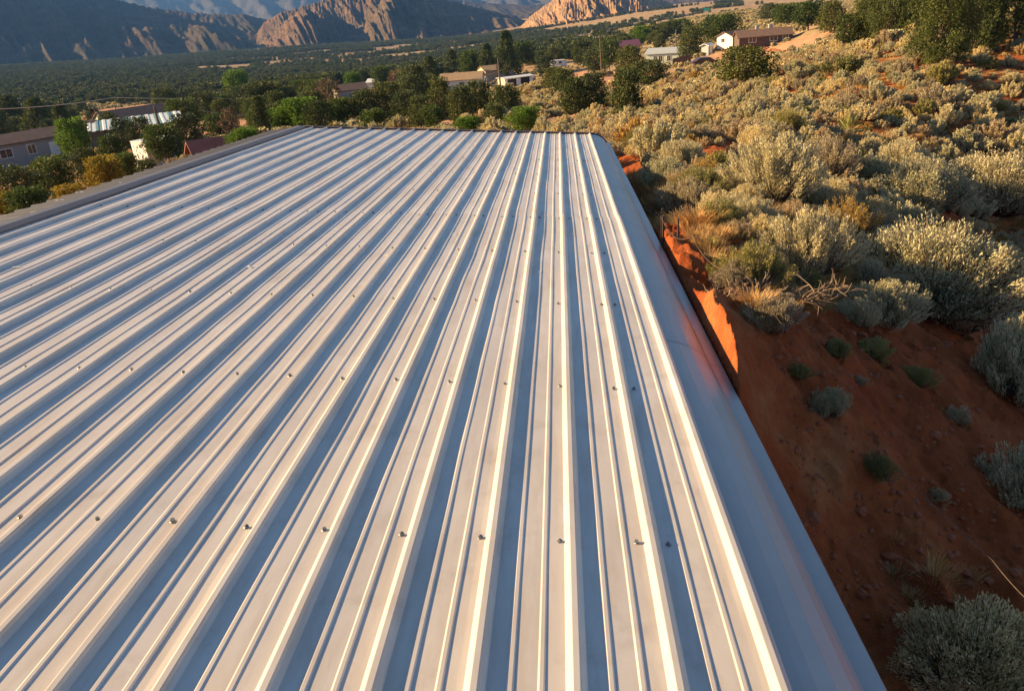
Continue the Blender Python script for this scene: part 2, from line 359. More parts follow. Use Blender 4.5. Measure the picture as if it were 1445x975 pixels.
mountain('mountain', 'rugged reddish cliff mountain at top centre', [(345,74),(372,34),(392,20),(420,14),(450,5),(475,-10),(520,-26),(570,-22),(610,-6),(640,4),(675,12),(720,22),(765,40),(790,56)], 1850, 2500, 3300, MT['rock_red'], .50, 23, 70,
         spurs=((430, 40, 2150, 45, 50, 200), (560, 30, 2150, 40, 60, 200)))
mountain('hill', 'sunlit orange sandy hill at the top centre', [(705,60),(735,38),(750,22),(775,5),(800,-14),(840,-30),(880,-22),(920,-6),(950,8),(985,30)], 1500, 1900, 2500, MT['rock_tan'], .22, 57, 70, prof=.95)

# ------------------------------------------------------------------ the metal-roofed building
bld = thing('metal_roofed_building', 'long metal-roofed building whose ribbed pale steel roof fills the foreground', 'building', FOOT.tolist())
T3 = np.c_[RX, RY, RN]                         # roof frame -> world offset from FOOT
def roof_pt(x, y, z): return T3@np.array([x, y, z])
RIB0, PITCH = .735, .305; Y0, YL, Y1 = -1.6, 8.80, 17.38
def rib_h(x, phase=0.):
    """height of the sheet profile; x measured from a major rib"""
    x = abs(((x+PITCH/2) % PITCH)-PITCH/2) if False else x
    return 0
PROF = [(-.0335, 0), (-.032, .0008), (-.0135, .0258), (-.0105, .0270), (.0085, .0270), (.0105, .0258), (.0150, .0150), (.0160, .0142), (.032, .0008), (.0335, 0)]
MIN = [(-.012, 0), (-.006, .0040), (.006, .0040), (.011, 0)]
def panel_profile(nribs, last):
    P = []
    for k in range(nribs):
        b = k*PITCH
        P += [(b+x, z) for x, z in PROF] if k > 0 else [(b+x, z) for x, z in PROF if x > -.014]
        for mnr in (.105, .199): P += [(b+mnr+x, z) for x, z in MIN]
        P += [(b+.25, 0)]
    b = nribs*PITCH; P += [(b+x, z+.0012) for x, z in PROF if x < .014 or last]
    return P
def panel(x0, ya, yb, lift, seed, nribs=3, last=False):
    P = np.array(panel_profile(nribs, last)); ys = np.linspace(ya, yb, int((yb-ya)/.11)+2); X, Yg = np.meshgrid(P[:, 0], ys)
    Z = np.broadcast_to(P[:, 1], X.shape).copy(); gx = X+x0
    # oil-canning: the sheets lift a little between fixings
    flat = np.clip(1-Z/.01, 0, 1)
    Z += flat*((fbm(gx*2.3+seed, Yg*.85, 3, 61+seed)-.5)*.0115+(vnoise(gx*6, Yg*2.4, 77+seed)-.5)*.0022)
    Xj = X+(fbm(Yg*.6, gx*.5, 2, 91)-.5)*.006; Z += lift
    # dimples round the screws
    V = (T3@np.c_[(Xj+x0).ravel(), Yg.ravel(), Z.ravel()].T).T
    ny, nx = X.shape; i = np.arange(nx*ny).reshape(ny, nx)
    Fq = np.stack([i[:-1, :-1], i[:-1, 1:], i[1:, 1:], i[1:, :-1]], -1).reshape(-1, 4)
    me = mesh_np('roof_panel', V, Fq, [MT['roof']]); return link('roof_panel', me, bld)
xr0 = RIB0-PITCH
starts = [RIB0-3*PITCH*(k+1) for k in range(6)]+[RIB0-20*PITCH]
for k, x0 in enumerate(starts):
    nr = 3 if k < 6 else 2
    panel(x0, Y0, YL+.08, .0+.0003*(k % 2), k, nr, k == 0); panel(x0-.005, YL, Y1, -.0045+.0003*(k % 2), k+10, nr, k == 0)
# screws
hexm = MB(); R_ = .0062
def disc(mb, r0, r1, z0, z1, n):
    V = [(r0*math.cos(2*math.pi*i/n), r0*math.sin(2*math.pi*i/n), z0) for i in range(n)]+[(r1*math.cos(2*math.pi*i/n), r1*math.sin(2*math.pi*i/n), z1) for i in range(n)]
    mb.add(V, [(i, (i+1) % n, n+(i+1) % n, n+i) for i in range(n)]+[tuple(range(n, 2*n))])
disc(hexm, .0100, .0085, 0, .0022, 12); disc(hexm, .0068, .0066, .0022, .0095, 6)
screw_me = hexm.mesh('screw', MT['screw'])
rows = [1.15, 2.69, 4.185, 5.71, 7.25, 8.76, 10.29, 11.81, 13.33, 14.86, 16.4]
sc_n = 0
qn = Matrix([[float(v) for v in row] for row in T3]).to_quaternion()
def screw(x, y):
    o = link('screw', screw_me, bld); p = roof_pt(x+rng.normal(0, .004), y+rng.normal(0, .008)+x*.018*0, .0005)
    o.location = p.tolist(); o.rotation_mode = 'QUATERNION'
    from mathutils import Quaternion
    o.rotation_quaternion = qn @ Quaternion((rng.normal(0, .1), rng.normal(0, .1), 1), rng.uniform(0, 3)); s = rng.uniform(1.1, 1.35); o.scale = (s, s, s)
for y in rows:
    for k in range(1, 21): screw(RIB0-k*PITCH-.052, y)
    screw(.487, y+.005)
for k in range(1, 20): screw(RIB0-k*PITCH+.055, 8.78)
# eave flashing at the right
def strip(name, prof, ya, yb, mat, n=40, th=.0015, wav=.002, parent=bld, smooth=False):
    ys = np.linspace(ya, yb, n); P = np.array(prof); X, Yg = np.meshgrid(P[:, 0], ys); Z = np.broadcast_to(P[:, 1], X.shape)+(fbm(X*5, Yg*.8, 2, 33)-.5)*wav
    V = (T3@np.c_[X.ravel(), Yg.ravel(), Z.ravel()].T).T; ny, nx = X.shape; i = np.arange(nx*ny).reshape(ny, nx)
    Fq = np.stack([i[:-1, :-1], i[:-1, 1:], i[1:, 1:], i[1:, :-1]], -1).reshape(-1, 4)
    return link(name, mesh_np(name, V, Fq, [mat], smooth=smooth), parent)
EDGE = [(.752+(a_-.752)*1.13, b_*(.62 if a_ < 1.12 else .8)) for a_, b_ in [(.752, .014), (.765, -.004), (.80, -.010), (.838, -.022), (.841, -.026), (.90, -.058), (.904, -.063), (.96, -.115), (.99, -.155), (1.01, -.20), (1.03, -.255), (1.06, -.260), (1.10, -.270), (1.112, -.30), (1.125, -.36), (1.128, -.42)]]
for a, b in ((Y0, 2.0), (1.95, 5.05), (5.0, 8.1), (8.05, 11.1), (11.05, 14.2), (14.15, Y1+.02)):
    strip('eave_flashing', [(p_+.0012*(int(a*10) % 2), q_+.002*(a > 2 and int(a) % 2)) for p_, q_ in EDGE], a, b, MT['trim'], 24, wav=.008)
# far edge gutter
mbx = MB(); gx0, gx1 = -5.42, .79
mbx.prism([(-.02, .030), (.05, .032), (.055, -.10), (-.02, -.10)], gx0, gx1, T=T3@np.array([[0, 1, 0], [1, 0, 0], [0, 0, 1]]))
g = mbx.build('gutter', MT['brown_trim'], bld); g.location = roof_pt(0, Y1, 0).tolist()
mbx = MB(); pts = [(.79, .03), (1.0, -.05), (1.11, -.16), (1.185, -.26), (1.185, -.50), (.79, -.12)]
V = [roof_pt(x, Y1+.02, z) for x, z in pts]+[roof_pt(x, Y1+.09, z) for x, z in pts]
mbx.add(V, [(0, 1, 2, 3, 4, 5), (11, 10, 9, 8, 7, 6)]+[(i, 6+i, 6+(i+1) % 6, (i+1) % 6) for i in range(6)]); mbx.build('end_trim', MT['brown_trim'], bld)
# rib ends standing above the far gutter
for k in range(0, 21):
    x = RIB0-k*PITCH; m2 = MB(); m2.box((0, 0, 0), (.028, .05, .012), T=T3); o = m2.build('rib_closure', MT['trim'], bld); o.location = roof_pt(x, Y1-.02, .032).tolist()
# ridge cap and the far slope with its ribs running down the other way
RXL = -5.30
strip('ridge_cap', [(-5.20, .004), (-5.205, .020), (-5.30, .036), (-5.315, .036), (-5.44, .024), (-5.445, .012)], Y0, Y1+.02, MT['dark_steel2'], 60)
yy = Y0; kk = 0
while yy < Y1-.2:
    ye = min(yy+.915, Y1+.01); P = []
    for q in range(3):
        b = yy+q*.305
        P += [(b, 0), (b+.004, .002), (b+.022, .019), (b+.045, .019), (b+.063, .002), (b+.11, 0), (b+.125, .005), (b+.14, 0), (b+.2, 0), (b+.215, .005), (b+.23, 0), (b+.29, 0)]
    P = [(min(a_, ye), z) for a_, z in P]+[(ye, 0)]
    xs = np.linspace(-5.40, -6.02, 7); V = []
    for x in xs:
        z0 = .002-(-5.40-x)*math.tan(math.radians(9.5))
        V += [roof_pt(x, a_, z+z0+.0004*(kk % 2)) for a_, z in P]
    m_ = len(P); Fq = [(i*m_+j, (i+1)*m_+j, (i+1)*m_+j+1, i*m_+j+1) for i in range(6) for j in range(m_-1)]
    link('side_panel', mesh_np('side_panel', V, Fq, [MT['dark_steel']]), bld); yy += .915; kk += 1
strip('side_trim', [(-6.00, -.112), (-6.04, -.118), (-6.05, -.27)], Y0, Y1, MT['trim'], 40)
# walls down to the ground
def wall_quad(a, b, name):
    A = T3@np.array(a)+FOOT; B = T3@np.array(b)+FOOT; m = MB(); d = nrm([B[0]-A[0], B[1]-A[1], 0]); nn = np.array([-d[1], d[0], 0])*.05
    L = math.hypot(*(B-A)[:2]); n_ = max(2, int(L/.3)); V = []; 
    for i in range(n_+1):
        for q, off in ((0, 0), (.4, 0), (.5, .02), (.9, .02)):
            t = min(1, (i+q)/n_); p = A+(B-A)*t; p = p+nrm(nn)*off; V += [(p[0], p[1], -4.), tuple(p)]
    m.add(V, [(2*i, 2*i+2, 2*i+3, 2*i+1) for i in range(len(V)//2-1)])
    o = m.build(name, MT['wall_steel'], bld); o.location = (-FOOT).tolist(); return o
wall_quad((1.0, Y0+.1, -.24), (1.0, Y1-.05, -.24), 'wall'); wall_quad((-5.9, Y1-.05, -.14), (-5.9, Y0+.1, -.14), 'wall')
wall_quad((1.0, Y1-.05, -.24), (-5.9, Y1-.05, -.14), 'wall'); wall_quad((-5.9, Y0+.1, -.14), (1.0, Y0+.1, -.24), 'wall')
# bird droppings, small marks on the sheets
for i, (px, py) in enumerate([(345,303),(352,378),(305,311),(640,330),(80,283),(108,273),(45,300),(5,323),(175,258),(545,362),(560,395),(640,372),(800,331),(835,344),(767,384),(610,345),(30,376)]):
    d = ray(px, py); t = -(HROOF-.006)/float(d@RN); p = C0+d*t
    for q in range(2):
        m = MB(); n_ = 9; r_ = rng.uniform(.006, .016); ph = rng.uniform(0, 6)
        V = [(0, 0, .002)]+[(r_*(1+.4*math.sin(3*a+ph))*math.cos(a)*1.6, r_*(1+.3*math.sin(2*a+ph))*math.sin(a), 0) for a in np.linspace(0, 2*math.pi, n_, endpoint=False)]
        V = (T3@np.array(V).T).T; m.add(V, [(0, 1+j, 1+(j+1) % n_) for j in range(n_)])
        o = m.build('dropping', MT['dropping'], bld); o.location = (p+T3@np.array([rng.normal(0, .02), rng.normal(0, .03), .001])-FOOT).tolist()

# ------------------------------------------------------------------ plants
def quads(C, U, Vv):
    n = len(C); V = np.stack([C-U*.5, C+Vv*.5+U*.08, C+U*.5, C-Vv*.5+U*.08], 1).reshape(-1, 3); return V, np.arange(4*n).reshape(n, 4)
def rdir(n):
    v = rng.normal(size=(n, 3)); return v/np.linalg.norm(v, axis=1, keepdims=True)
def leafset(C, D, L, w):
    n = len(C); R = np.cross(D, rdir(n)); R /= np.linalg.norm(R, axis=1, keepdims=True)+1e-9
    return quads(C, D*np.asarray(L).reshape(-1, 1), R*np.asarray(w).reshape(-1, 1))
def sage_meshes(name, seed, stems, leaves, lsize, fmat, smat, R=.5, Hh=.62, spread=1., upr=.55, lw=.22):
    """foliage and stems of one dome-shaped shrub with a radius of about R"""
    r2 = np.random.default_rng(seed); global rng; old = rng; rng = r2
    sb = MB(); Cs = []; Ds = []
    lobes = [(r2.uniform(0, 2*math.pi), r2.uniform(.2, .9)) for _ in range(6)]
    for i in range(stems):
        a = r2.uniform(0, 2*math.pi); q = math.sqrt(r2.uniform(0, 1))*spread
        bump_ = .8+.35*math.sin(a*3+seed)+.2*math.sin(a*5+seed*2.3)*.6
        bump_ = .8+.22*math.sin(a*2+seed)+.16*math.sin(a*5+seed*2.3)
        tip = np.array([R*q*bump_*math.cos(a), R*q*bump_*math.sin(a), Hh*(math.sqrt(max(.03, 1-(q*.93)**2))*.92+.08)*r2.uniform(.72, 1.08)])
        b = np.array([tip[0]*.12+r2.normal(0, .02), tip[1]*.12+r2.normal(0, .02), -.08]); mid = b*.45+tip*.55+np.array([tip[0]*.18, tip[1]*.18, -.04*R])
        ts = np.linspace(0, 1, 4)[:, None]; P = (1-ts)**2*b+2*ts*(1-ts)*mid+ts**2*tip
        sb.tube(P, np.array([.011, .008, .005, .002])*(R/.5), 3, False)
        nl = max(3, leaves//stems); tt = 1-r2.uniform(0, 1, nl)**1.3*.5; tt = tt[:, None]
        Pp = (1-tt)**2*b+2*tt*(1-tt)*mid+tt**2*tip; off = rdir(nl)*R*.085*(1.3-tt*.6); 
        out = nrm(tip*np.array([1, 1, .8])); D = out*.6+np.array([0, 0, upr])+rdir(nl)*.55; D /= np.linalg.norm(D, axis=1, keepdims=True)
        Cs.append(Pp+off); Ds.append(D)
    Cc = np.concatenate(Cs); D = np.concatenate(Ds); n = len(Cc); L = lsize*r2.uniform(.6, 1.3, n)
    V, Fq = leafset(Cc, D, L, L*lw*r2.uniform(.8, 1.3, n)); rng = old
    return mesh_np(name+'_foliage', V, Fq, [fmat]), sb.mesh(name+'_stems', smat)
def join2(a, b, name):
    va = np.empty(len(a.vertices)*3); a.vertices.foreach_get('co', va); vb = np.empty(len(b.vertices)*3); b.vertices.foreach_get('co', vb)
    fa = np.array([tuple(p.vertices) for p in a.polygons]); fb = np.array([tuple(p.vertices) for p in b.polygons if len(p.vertices) == 4])
    V = np.r_[va.reshape(-1, 3), vb.reshape(-1, 3)]; Fq = np.r_[fa, fb+len(a.vertices)]
    return mesh_np(name, V, Fq, [a.materials[0], b.materials[0]], np.r_[np.zeros(len(fa)), np.ones(len(fb))])
MT['sage'] = leafmat('sage_leaf', [(.28, .24, .125), (.51, .45, .25), (.66, .59, .35), (.74, .67, .44)], trans=.3)
MT['sage_warm'] = leafmat('dry_sage_leaf', [(.22, .16, .09), (.42, .33, .20), (.53, .43, .27), (.60, .52, .35)], trans=.3)
MT['green_brush'] = leafmat('green_brush_leaf', [(.12, .125, .04), (.22, .22, .07), (.31, .29, .10), (.38, .33, .13)], trans=.2)
MT['gold_brush'] = leafmat('gold_brush_leaf', [(.26, .14, .03), (.42, .26, .06), (.52, .36, .10), (.40, .32, .12)], trans=.2)
MT['straw'] = leafmat('straw_blade', [(.32, .17, .06), (.48, .30, .12), (.58, .40, .18)], trans=.2)
MT['dead'] = leafmat('dead_twig', [(.10, .07, .05), (.20, .15, .11), (.32, .25, .19)], trans=0)
MT['bark'] = paint('shrub_bark', (.13, .09, .065), .9, .4, 30)
MT['bark_tree'] = paint('tree_bark', (.14, .10, .075), .9, .4, 6, bump=.02)
MT['juniper'] = leafmat('juniper_leaf', [(.030, .046, .013), (.068, .094, .024), (.105, .13, .034), (.15, .165, .045)], trans=.12)
MT['juniper_blue'] = leafmat('dark_juniper_leaf', [(.034, .050, .020), (.07, .095, .034), (.10, .125, .042)], trans=.1)
MT['bright'] = leafmat('bright_leaf', [(.05, .10, .012), (.10, .19, .02), (.16, .26, .035)], trans=.3)
MT['mid'] = leafmat('mid_green_leaf', [(.035, .065, .014), (.07, .11, .022), (.10, .14, .03)], trans=.25)
MT['yellow'] = leafmat('yellow_leaf', [(.10, .09, .01), (.24, .19, .02), (.34, .26, .03)], trans=.3)
MT['dry_tree'] = leafmat('dry_crown', [(.09, .06, .035), (.15, .10, .06), (.19, .14, .08)], trans=.1)
MT['yucca'] = leafmat('yucca_blade', [(.20, .22, .05), (.34, .34, .09), (.44, .40, .14)], trans=.2)

SAGE = {}
def addproto(kind, n, **k):
    SAGE[kind] = []
    for i in range(n):
        f, s = sage_meshes(kind, hash_seed(kind)+i*7, **k); SAGE[kind].append((f, s, join2(f, s, kind+'_shrub')))
def hash_seed(s): return sum(ord(c)*(i+3) for i, c in enumerate(s)) % 1000
addproto('big_sage', 1, stems=420, leaves=42000, lsize=.028, fmat=MT['sage'], smat=MT['bark'], lw=.2)
addproto('near_sage', 4, stems=170, leaves=26000, lsize=.034, fmat=MT['sage'], smat=MT['bark'], lw=.17)
addproto('near_warm', 2, stems=150, leaves=20000, lsize=.034, fmat=MT['sage_warm'], smat=MT['bark'], lw=.17)
addproto('near_green', 2, stems=140, leaves=20000, lsize=.036, fmat=MT['green_brush'], smat=MT['bark'], lw=.16, upr=.6)
addproto('near_gold', 1, stems=120, leaves=12000, lsize=.04, fmat=MT['gold_brush'], smat=MT['bark'], lw=.13, upr=.6)
addproto('far_sage', 5, stems=70, leaves=9000, lsize=.048, fmat=MT['sage'], smat=MT['bark'], lw=.28)
addproto('far_warm', 3, stems=70, leaves=8500, lsize=.048, fmat=MT['sage_warm'], smat=MT['bark'], lw=.28)
addproto('far_green', 2, stems=70, leaves=8000, lsize=.052, fmat=MT['green_brush'], smat=MT['bark'], lw=.26)
addproto('far_gold', 1, stems=60, leaves=2600, lsize=.085, fmat=MT['gold_brush'], smat=MT['bark'], lw=.26)
# low proto for the plain beyond
LOW = [sage_meshes('low', 900+i, stems=14, leaves=260, lsize=.26, fmat=MT['sage'], smat=MT['bark'], lw=.6)[0] for i in range(3)]

# -- building footprint test in world xy
Bc = [T3@np.array(p)+FOOT for p in ((-6.1, Y0, 0), (1.3, Y0, 0), (1.3, Y1+.5, 0), (-6.1, Y1+.5, 0))]
def in_building(x, y): return -6.6 < x < 1.3 and -2.5 < y < 18.0
def bare_dist(x, y): return 0
BAREW = [(np.array([ground_at(*p)[:2] for p in poly]), w) for poly, w in BARE]
def on_bare(x, y, k=.8):
    for pts, w in BAREW:
        for a, b in zip(pts[:-1], pts[1:]):
            ab = b-a; t = min(1, max(0, ((x-a[0])*ab[0]+(y-a[1])*ab[1])/(ab@ab)))
            if math.hypot(x-a[0]-t*ab[0], y-a[1]-t*ab[1]) < w*k: return True
    return False
def shrub(kind, x, y, R, hs, label, cat, group, near, name='sagebrush', z=None):
    f, s, j = random.choice(SAGE[kind]); loc = (x, y, (h1(x, y) if z is None else z)-.03); sc_ = (R/.5, R/.5*random.uniform(.9, 1.1), R/.5*hs)
    rz = random.uniform(0, 6.28)
    if near:
        o = thing(name, label, cat, loc, rz, group); o.scale = sc_; link('foliage', f, o); link('stems', s, o)
    else:
        o = link(name, j); o.location = loc; o.rotation_euler = (0, 0, rz); o.scale = sc_; tag(o, label, cat, group)
    return o
# hand-placed shrubs: pixel of the base, width in pixels, height factor, kind, name, label
SHR = [
 (1310,440,290,.66,'big_sage','sagebrush','largest sagebrush, its top in sun and its base in the building shadow'),
 (1430,565,170,1.1,'near_sage','sagebrush','blue-green sagebrush in deep shade at the right edge, upper of two'),
 (1445,725,150,1.0,'near_sage','sagebrush','blue-green sagebrush in deep shade at the right edge, lower of two'),
 (1168,600,66,1.1,'near_sage','sagebrush','small round sagebrush alone on the shaded red bank'),
 (1235,690,70,.8,'near_green','green_shrub','low green shrub leaning on the shaded slope below the small round sagebrush'),
 (1375,975,240,.8,'big_sage','sagebrush','nearest sagebrush, feathery, in the shaded bottom right corner'),
 (1440,1030,170,.8,'near_sage','sagebrush','sagebrush cut by the bottom right corner of the picture'),
 (1230,500,90,.5,'near_green','green_shrub','flat dark shrub at the foot of the largest sagebrush'),
 (1350,470,150,.8,'near_warm','sagebrush','dim brown sagebrush in shade right of the largest sagebrush'),
 (1180,510,60,.6,'near_green','green_shrub','tiny weed tuft on the shaded bank top'),
 (1125,535,50,.7,'near_green','green_shrub','small dim weed left of centre on the shaded bank'),
 (1290,545,70,.6,'near_green','green_shrub','low dim shrub on the shaded bank below the largest sagebrush'),
 (1345,600,60,.7,'near_warm','sagebrush','small dim dry shrub left of the upper blue-green sagebrush'),
 (1210,540,40,.6,'near_warm','sagebrush','tiny dry shrub above the small round sagebrush in the shade'),
 (1320,700,50,.5,'near_warm','sagebrush','flat dry shrub in the middle of the shaded bank'),
 (1060,408,120,.9,'near_green','green_shrub','olive green brush sunlit right of the steel fence post'),
 (1005,400,80,.9,'near_warm','sagebrush','dry tan shrub just behind the roof edge below the steel post'),
 (1000,440,70,.7,'near_gold','grass_clump','golden dry clump against the roof edge above the lit red bank'),
 (1135,395,150,1.0,'near_sage','sagebrush','broad pale sagebrush in sun left of the largest sagebrush'),
 (1040,445,110,.7,'near_warm','sagebrush','tangled dry brush at the top of the lit red bank'),
 (1090,460,90,.6,'near_warm','sagebrush','low dry brush at the edge of the building shadow'),
 (970,300,110,.9,'near_warm','sagebrush','tan sagebrush behind the steel fence post'),
 (1095,290,150,.95,'near_sage','sagebrush','pale domed sagebrush in the middle of the lower slope'),
 (1170,255,110,.9,'near_warm','sagebrush','dry sagebrush above the dark hollow'),
 (1270,255,110,.8,'near_sage','sagebrush','silver sagebrush above the tall mounds at right'),
 (1290,305,190,.62,'big_sage','sagebrush','wide pale sagebrush mound above the largest sagebrush'),
 (1400,300,200,.62,'big_sage','sagebrush','wide sagebrush mound at the right edge above the shadow'),
 (1240,345,90,.8,'near_warm','sagebrush','dry brown sagebrush in the dark hollow'),
 (1110,190,70,.8,'near_green','green_shrub','green bush left of the yucca on the slope'),
 (1070,215,80,.7,'near_sage','sagebrush','silver sagebrush below the green bush'),
 (960,240,80,.8,'near_sage','sagebrush','rounded pale sagebrush near the far roof corner'),
 (905,215,70,.8,'near_green','green_shrub','green-tinged bush beside the far roof corner'),
 (1190,110,75,.6,'far_green','green_shrub','long low green bush high on the slope below the juniper thicket'),
 (1090,125,50,.5,'far_green','green_shrub','low green bush right of the lone broad juniper'),
]
taken = []; NAMEIT = []
for px, py, w, hs, kind, nm, lb in SHR:
    p = ground_at(px, py); _, _, dep = project(p); R = w*dep/F/2
    if in_building(p[0]-R*.6, p[1]): p[0] = 1.3+R*.5; p[2] = h1(p[0], p[1])
    shrub(kind, p[0], p[1], R, hs, lb, 'shrub', None, dep < 24, nm, p[2]); taken.append((p[0], p[1], R))
# scattered sagebrush: nearest as objects, the rest as one body
cand = []
for k in range(26000):
    az = math.radians(random.uniform(2.2, 37)); r = math.exp(random.uniform(math.log(7.5), math.log(130)))
    if random.random() > (r/130)**.55: continue
    x, y = r*math.sin(az), r*math.cos(az)
    if in_building(x-.4, y): continue
    cand.append((r, x, y))
for k in range(9000):
    az = math.radians(random.uniform(-26, 2.4)); r = random.uniform(27, 115); x, y = r*math.sin(az), r*math.cos(az)
    if not in_building(x, y): cand.append((r, x, y))
cand.sort(); cells = {}; placed = []
for x, y, R in taken: cells.setdefault((int(x//2), int(y//2)), []).append((x, y, R*.9))
dens = fbm(np.array([c[1] for c in cand])*.22, np.array([c[2] for c in cand])*.22, 3, 44)
for (r, x, y), dn in zip(cand, dens):
    R = random.choice((.22, .3, .38, .48, .6, .75))*(1.+.1*(r > 20)); R *= 1.0
    gap = .64 if dn > .42 else .86
    if dn < .34 and random.random() < .8: continue
    if r < 8.5 and x < 3.2 and random.random() < .6: continue
    cx, cy = int(x//2), int(y//2); ok = True
    for i in (-1, 0, 1):
        for j in (-1, 0, 1):
            for (a, b, q) in cells.get((cx+i, cy+j), ()):
                if (a-x)**2+(b-y)**2 < ((q+R)*gap)**2: ok = False; break
    if not ok or on_bare(x, y): continue
    if x > 1.5 and y < 12:
        # keep the deep shaded hollow beside the wall mostly bare
        pz = h1(x, y); t_ = project((x, y, pz))
        if t_[1] > 455: continue
    cells.setdefault((cx, cy), []).append((x, y, R)); placed.append((r, x, y, R))
XY = np.array([(p[1], p[2]) for p in placed]); ZZ = H(XY[:, 0], XY[:, 1])
def kindpick():
    return random.choices(('sage', 'warm', 'green', 'gold'), (.66, .23, .09, .02))[0]
NAMES = {'sage': ('sagebrush', 'pale grey-green sagebrush'), 'warm': ('sagebrush', 'dry tan-tinted sagebrush'), 'green': ('green_shrub', 'olive green brush'), 'gold': ('grass_clump', 'golden dry grass clump')}
def zone(px, py):
    if py > 330: return 'on the slope just above the building shadow'
    if px > 1240 and py > 170: return 'on the right-hand slope above the largest sagebrush'
    if px > 1240: return 'high on the slope beside the dark juniper thicket'
    if py > 230: return 'on the lower slope beside the metal roof'
    if py > 150 and px > 1050: return 'around the yucca halfway up the slope'
    if py > 150: return 'by the far corner of the metal roof'
    if px > 1000: return 'on the upper slope below the brown house'
    return 'by the junipers beyond the far end of the roof'
rest = []; ni = 0
for (r, x, y, R), z in zip(placed, ZZ):
    px, py, dep = project((x, y, z))
    inview = -40 < px < 1490 and -40 < py < 1010 and dep > 0
    k = kindpick()
    if inview and ni < 262 and (px > 840+max(0, py-190)*.49):
        nm, desc = NAMES[k]; size = 'small' if R < .33 else 'large' if R > .53 else 'middling'
        o = shrub(('near_' if r < 15 else 'far_')+k, x, y, R, random.uniform(.6, 1.0), f'{size} {desc} {zone(px, py)}', 'shrub', f'{size} {desc} plants {zone(px, py)}', r < 13, nm, z); ni += 1; NAMEIT.append((o, f'{size} {desc}', px, py, dep))
    else: rest.append((x, y, z, R, k))
# geometry-node scatter of the rest
def scatter(name, label, pts, meshes, loc_z=-.03):
    """pts: x, y, z, scale_xy, scale_z, index of mesh"""
    cl = bpy.data.collections.new(name+'_kinds')
    for i, me in enumerate(meshes):
        cl.objects.link(bpy.data.objects.new(f'{name}_{i:02d}', me))
    P = np.array(pts, float); me = bpy.data.meshes.new(name); me.vertices.add(len(P)); me.vertices.foreach_set('co', (P[:, :3]+[0, 0, loc_z]).ravel())
    for nm, ty, val in (('sc', 'FLOAT_VECTOR', np.c_[P[:, 3], P[:, 3], P[:, 4]]), ('ro', 'FLOAT_VECTOR', np.c_[np.zeros((len(P), 2)), rng.uniform(0, 6.28, len(P))])):
        a = me.attributes.new(nm, ty, 'POINT'); a.data.foreach_set('vector', val.ravel())
    a = me.attributes.new('idx', 'INT', 'POINT'); a.data.foreach_set('value', P[:, 5].astype(np.int32))
    o = link(name, me); tag(o, label, kind='stuff')
    g = bpy.data.node_groups.new(name, 'GeometryNodeTree'); g.interface.new_socket('Geometry', in_out='INPUT', socket_type='NodeSocketGeometry'); g.interface.new_socket('Geometry', in_out='OUTPUT', socket_type='NodeSocketGeometry')
    N = g.nodes.new; gi = N('NodeGroupInput'); go = N('NodeGroupOutput'); ip = N('GeometryNodeInstanceOnPoints'); ci = N('GeometryNodeCollectionInfo')
    ci.inputs['Collection'].default_value = cl; ci.inputs['Separate Children'].default_value = True; ci.inputs['Reset Children'].default_value = True
    ip.inputs['Pick Instance'].default_value = True
    def attr(nm, ty):
        q = N('GeometryNodeInputNamedAttribute'); q.data_type = ty; q.inputs['Name'].default_value = nm; return q.outputs[0]
    L = g.links.new; L(gi.outputs[0], ip.inputs['Points']); L(ci.outputs[0], ip.inputs['Instance']); L(attr('idx', 'INT'), ip.inputs['Instance Index'])
    L(attr('ro', 'FLOAT_VECTOR'), ip.inputs['Rotation']); L(attr('sc', 'FLOAT_VECTOR'), ip.inputs['Scale']); L(ip.outputs[0], go.inputs[0])
    md = o.modifiers.new('scatter', 'NODES'); md.node_group = g; return o
fm = [j for k in ('far_sage', 'far_warm', 'far_green', 'far_gold') for (_, _, j) in SAGE[k]]; off = {'sage': (0, 5), 'warm': (5, 3), 'green': (8, 2), 'gold': (10, 1)}
scatter('sagebrush_cover', 'distant sagebrush thinning out over the hillside', [(x, y, z, R/.5, R/.5*random.uniform(.6, 1), off[k][0]+random.randrange(off[k][1])) for x, y, z, R, k in rest], fm)
pl = []
n_ = 26000; azs = np.radians(rng.uniform(-34, 33, n_)); rs = np.sqrt(rng.uniform(0, 1, n_)*(700**2-60**2)+60**2); x_ = rs*np.sin(azs); y_ = rs*np.cos(azs)
dn = fbm(x_*.02, y_*.02, 3, 12)+.1*(azs > .05); z_ = H(x_, y_)
for x, y, z, d, r in zip(x_, y_, z_, dn, rs):
    if d > .40 and not on_bare(x, y): s = random.uniform(.6, 1.7)*(1+.5*(r > 300)); pl.append((x, y, z, s, s*.9, random.randrange(3)))
scatter('plain_brush', 'low pale brush dotted over the open plain', pl, LOW)

# straw grass tufts, small stones
def tuft_mesh(seed, n, hgt, rad, mat):
    r2 = np.random.default_rng(seed); V = []; Fq = []
    for i in range(n):
        a = r2.uniform(0, 6.28); q = r2.uniform(0, rad); b = np.array([q*math.cos(a), q*math.sin(a), -.02]); le = r2.uniform(.2, 1.3); hh = hgt*r2.uniform(.5, 1)
        t = b+np.array([math.cos(a)*le*hh, math.sin(a)*le*hh, hh]); s = np.array([-math.sin(a), math.cos(a), 0])*.004; mdl = (b+t)/2+[0, 0, hh*.1]
        o = len(V); V += [b-s, b+s, mdl+s, t, t, mdl-s]; Fq += [(o, o+1, o+2, o+5), (o+5, o+2, o+3, o+4)]
    V = np.array(V); V[3::6] += .001; return mesh_np('grass_tuft', V, Fq, [mat])
TF = [tuft_mesh(i, 120, .17, .20, MT['straw']) for i in range(3)]+[tuft_mesh(9, 90, .15, .2, MT['gold_brush']), tuft_mesh(12, 90, .15, .15, MT['green_brush'])]
tp = []
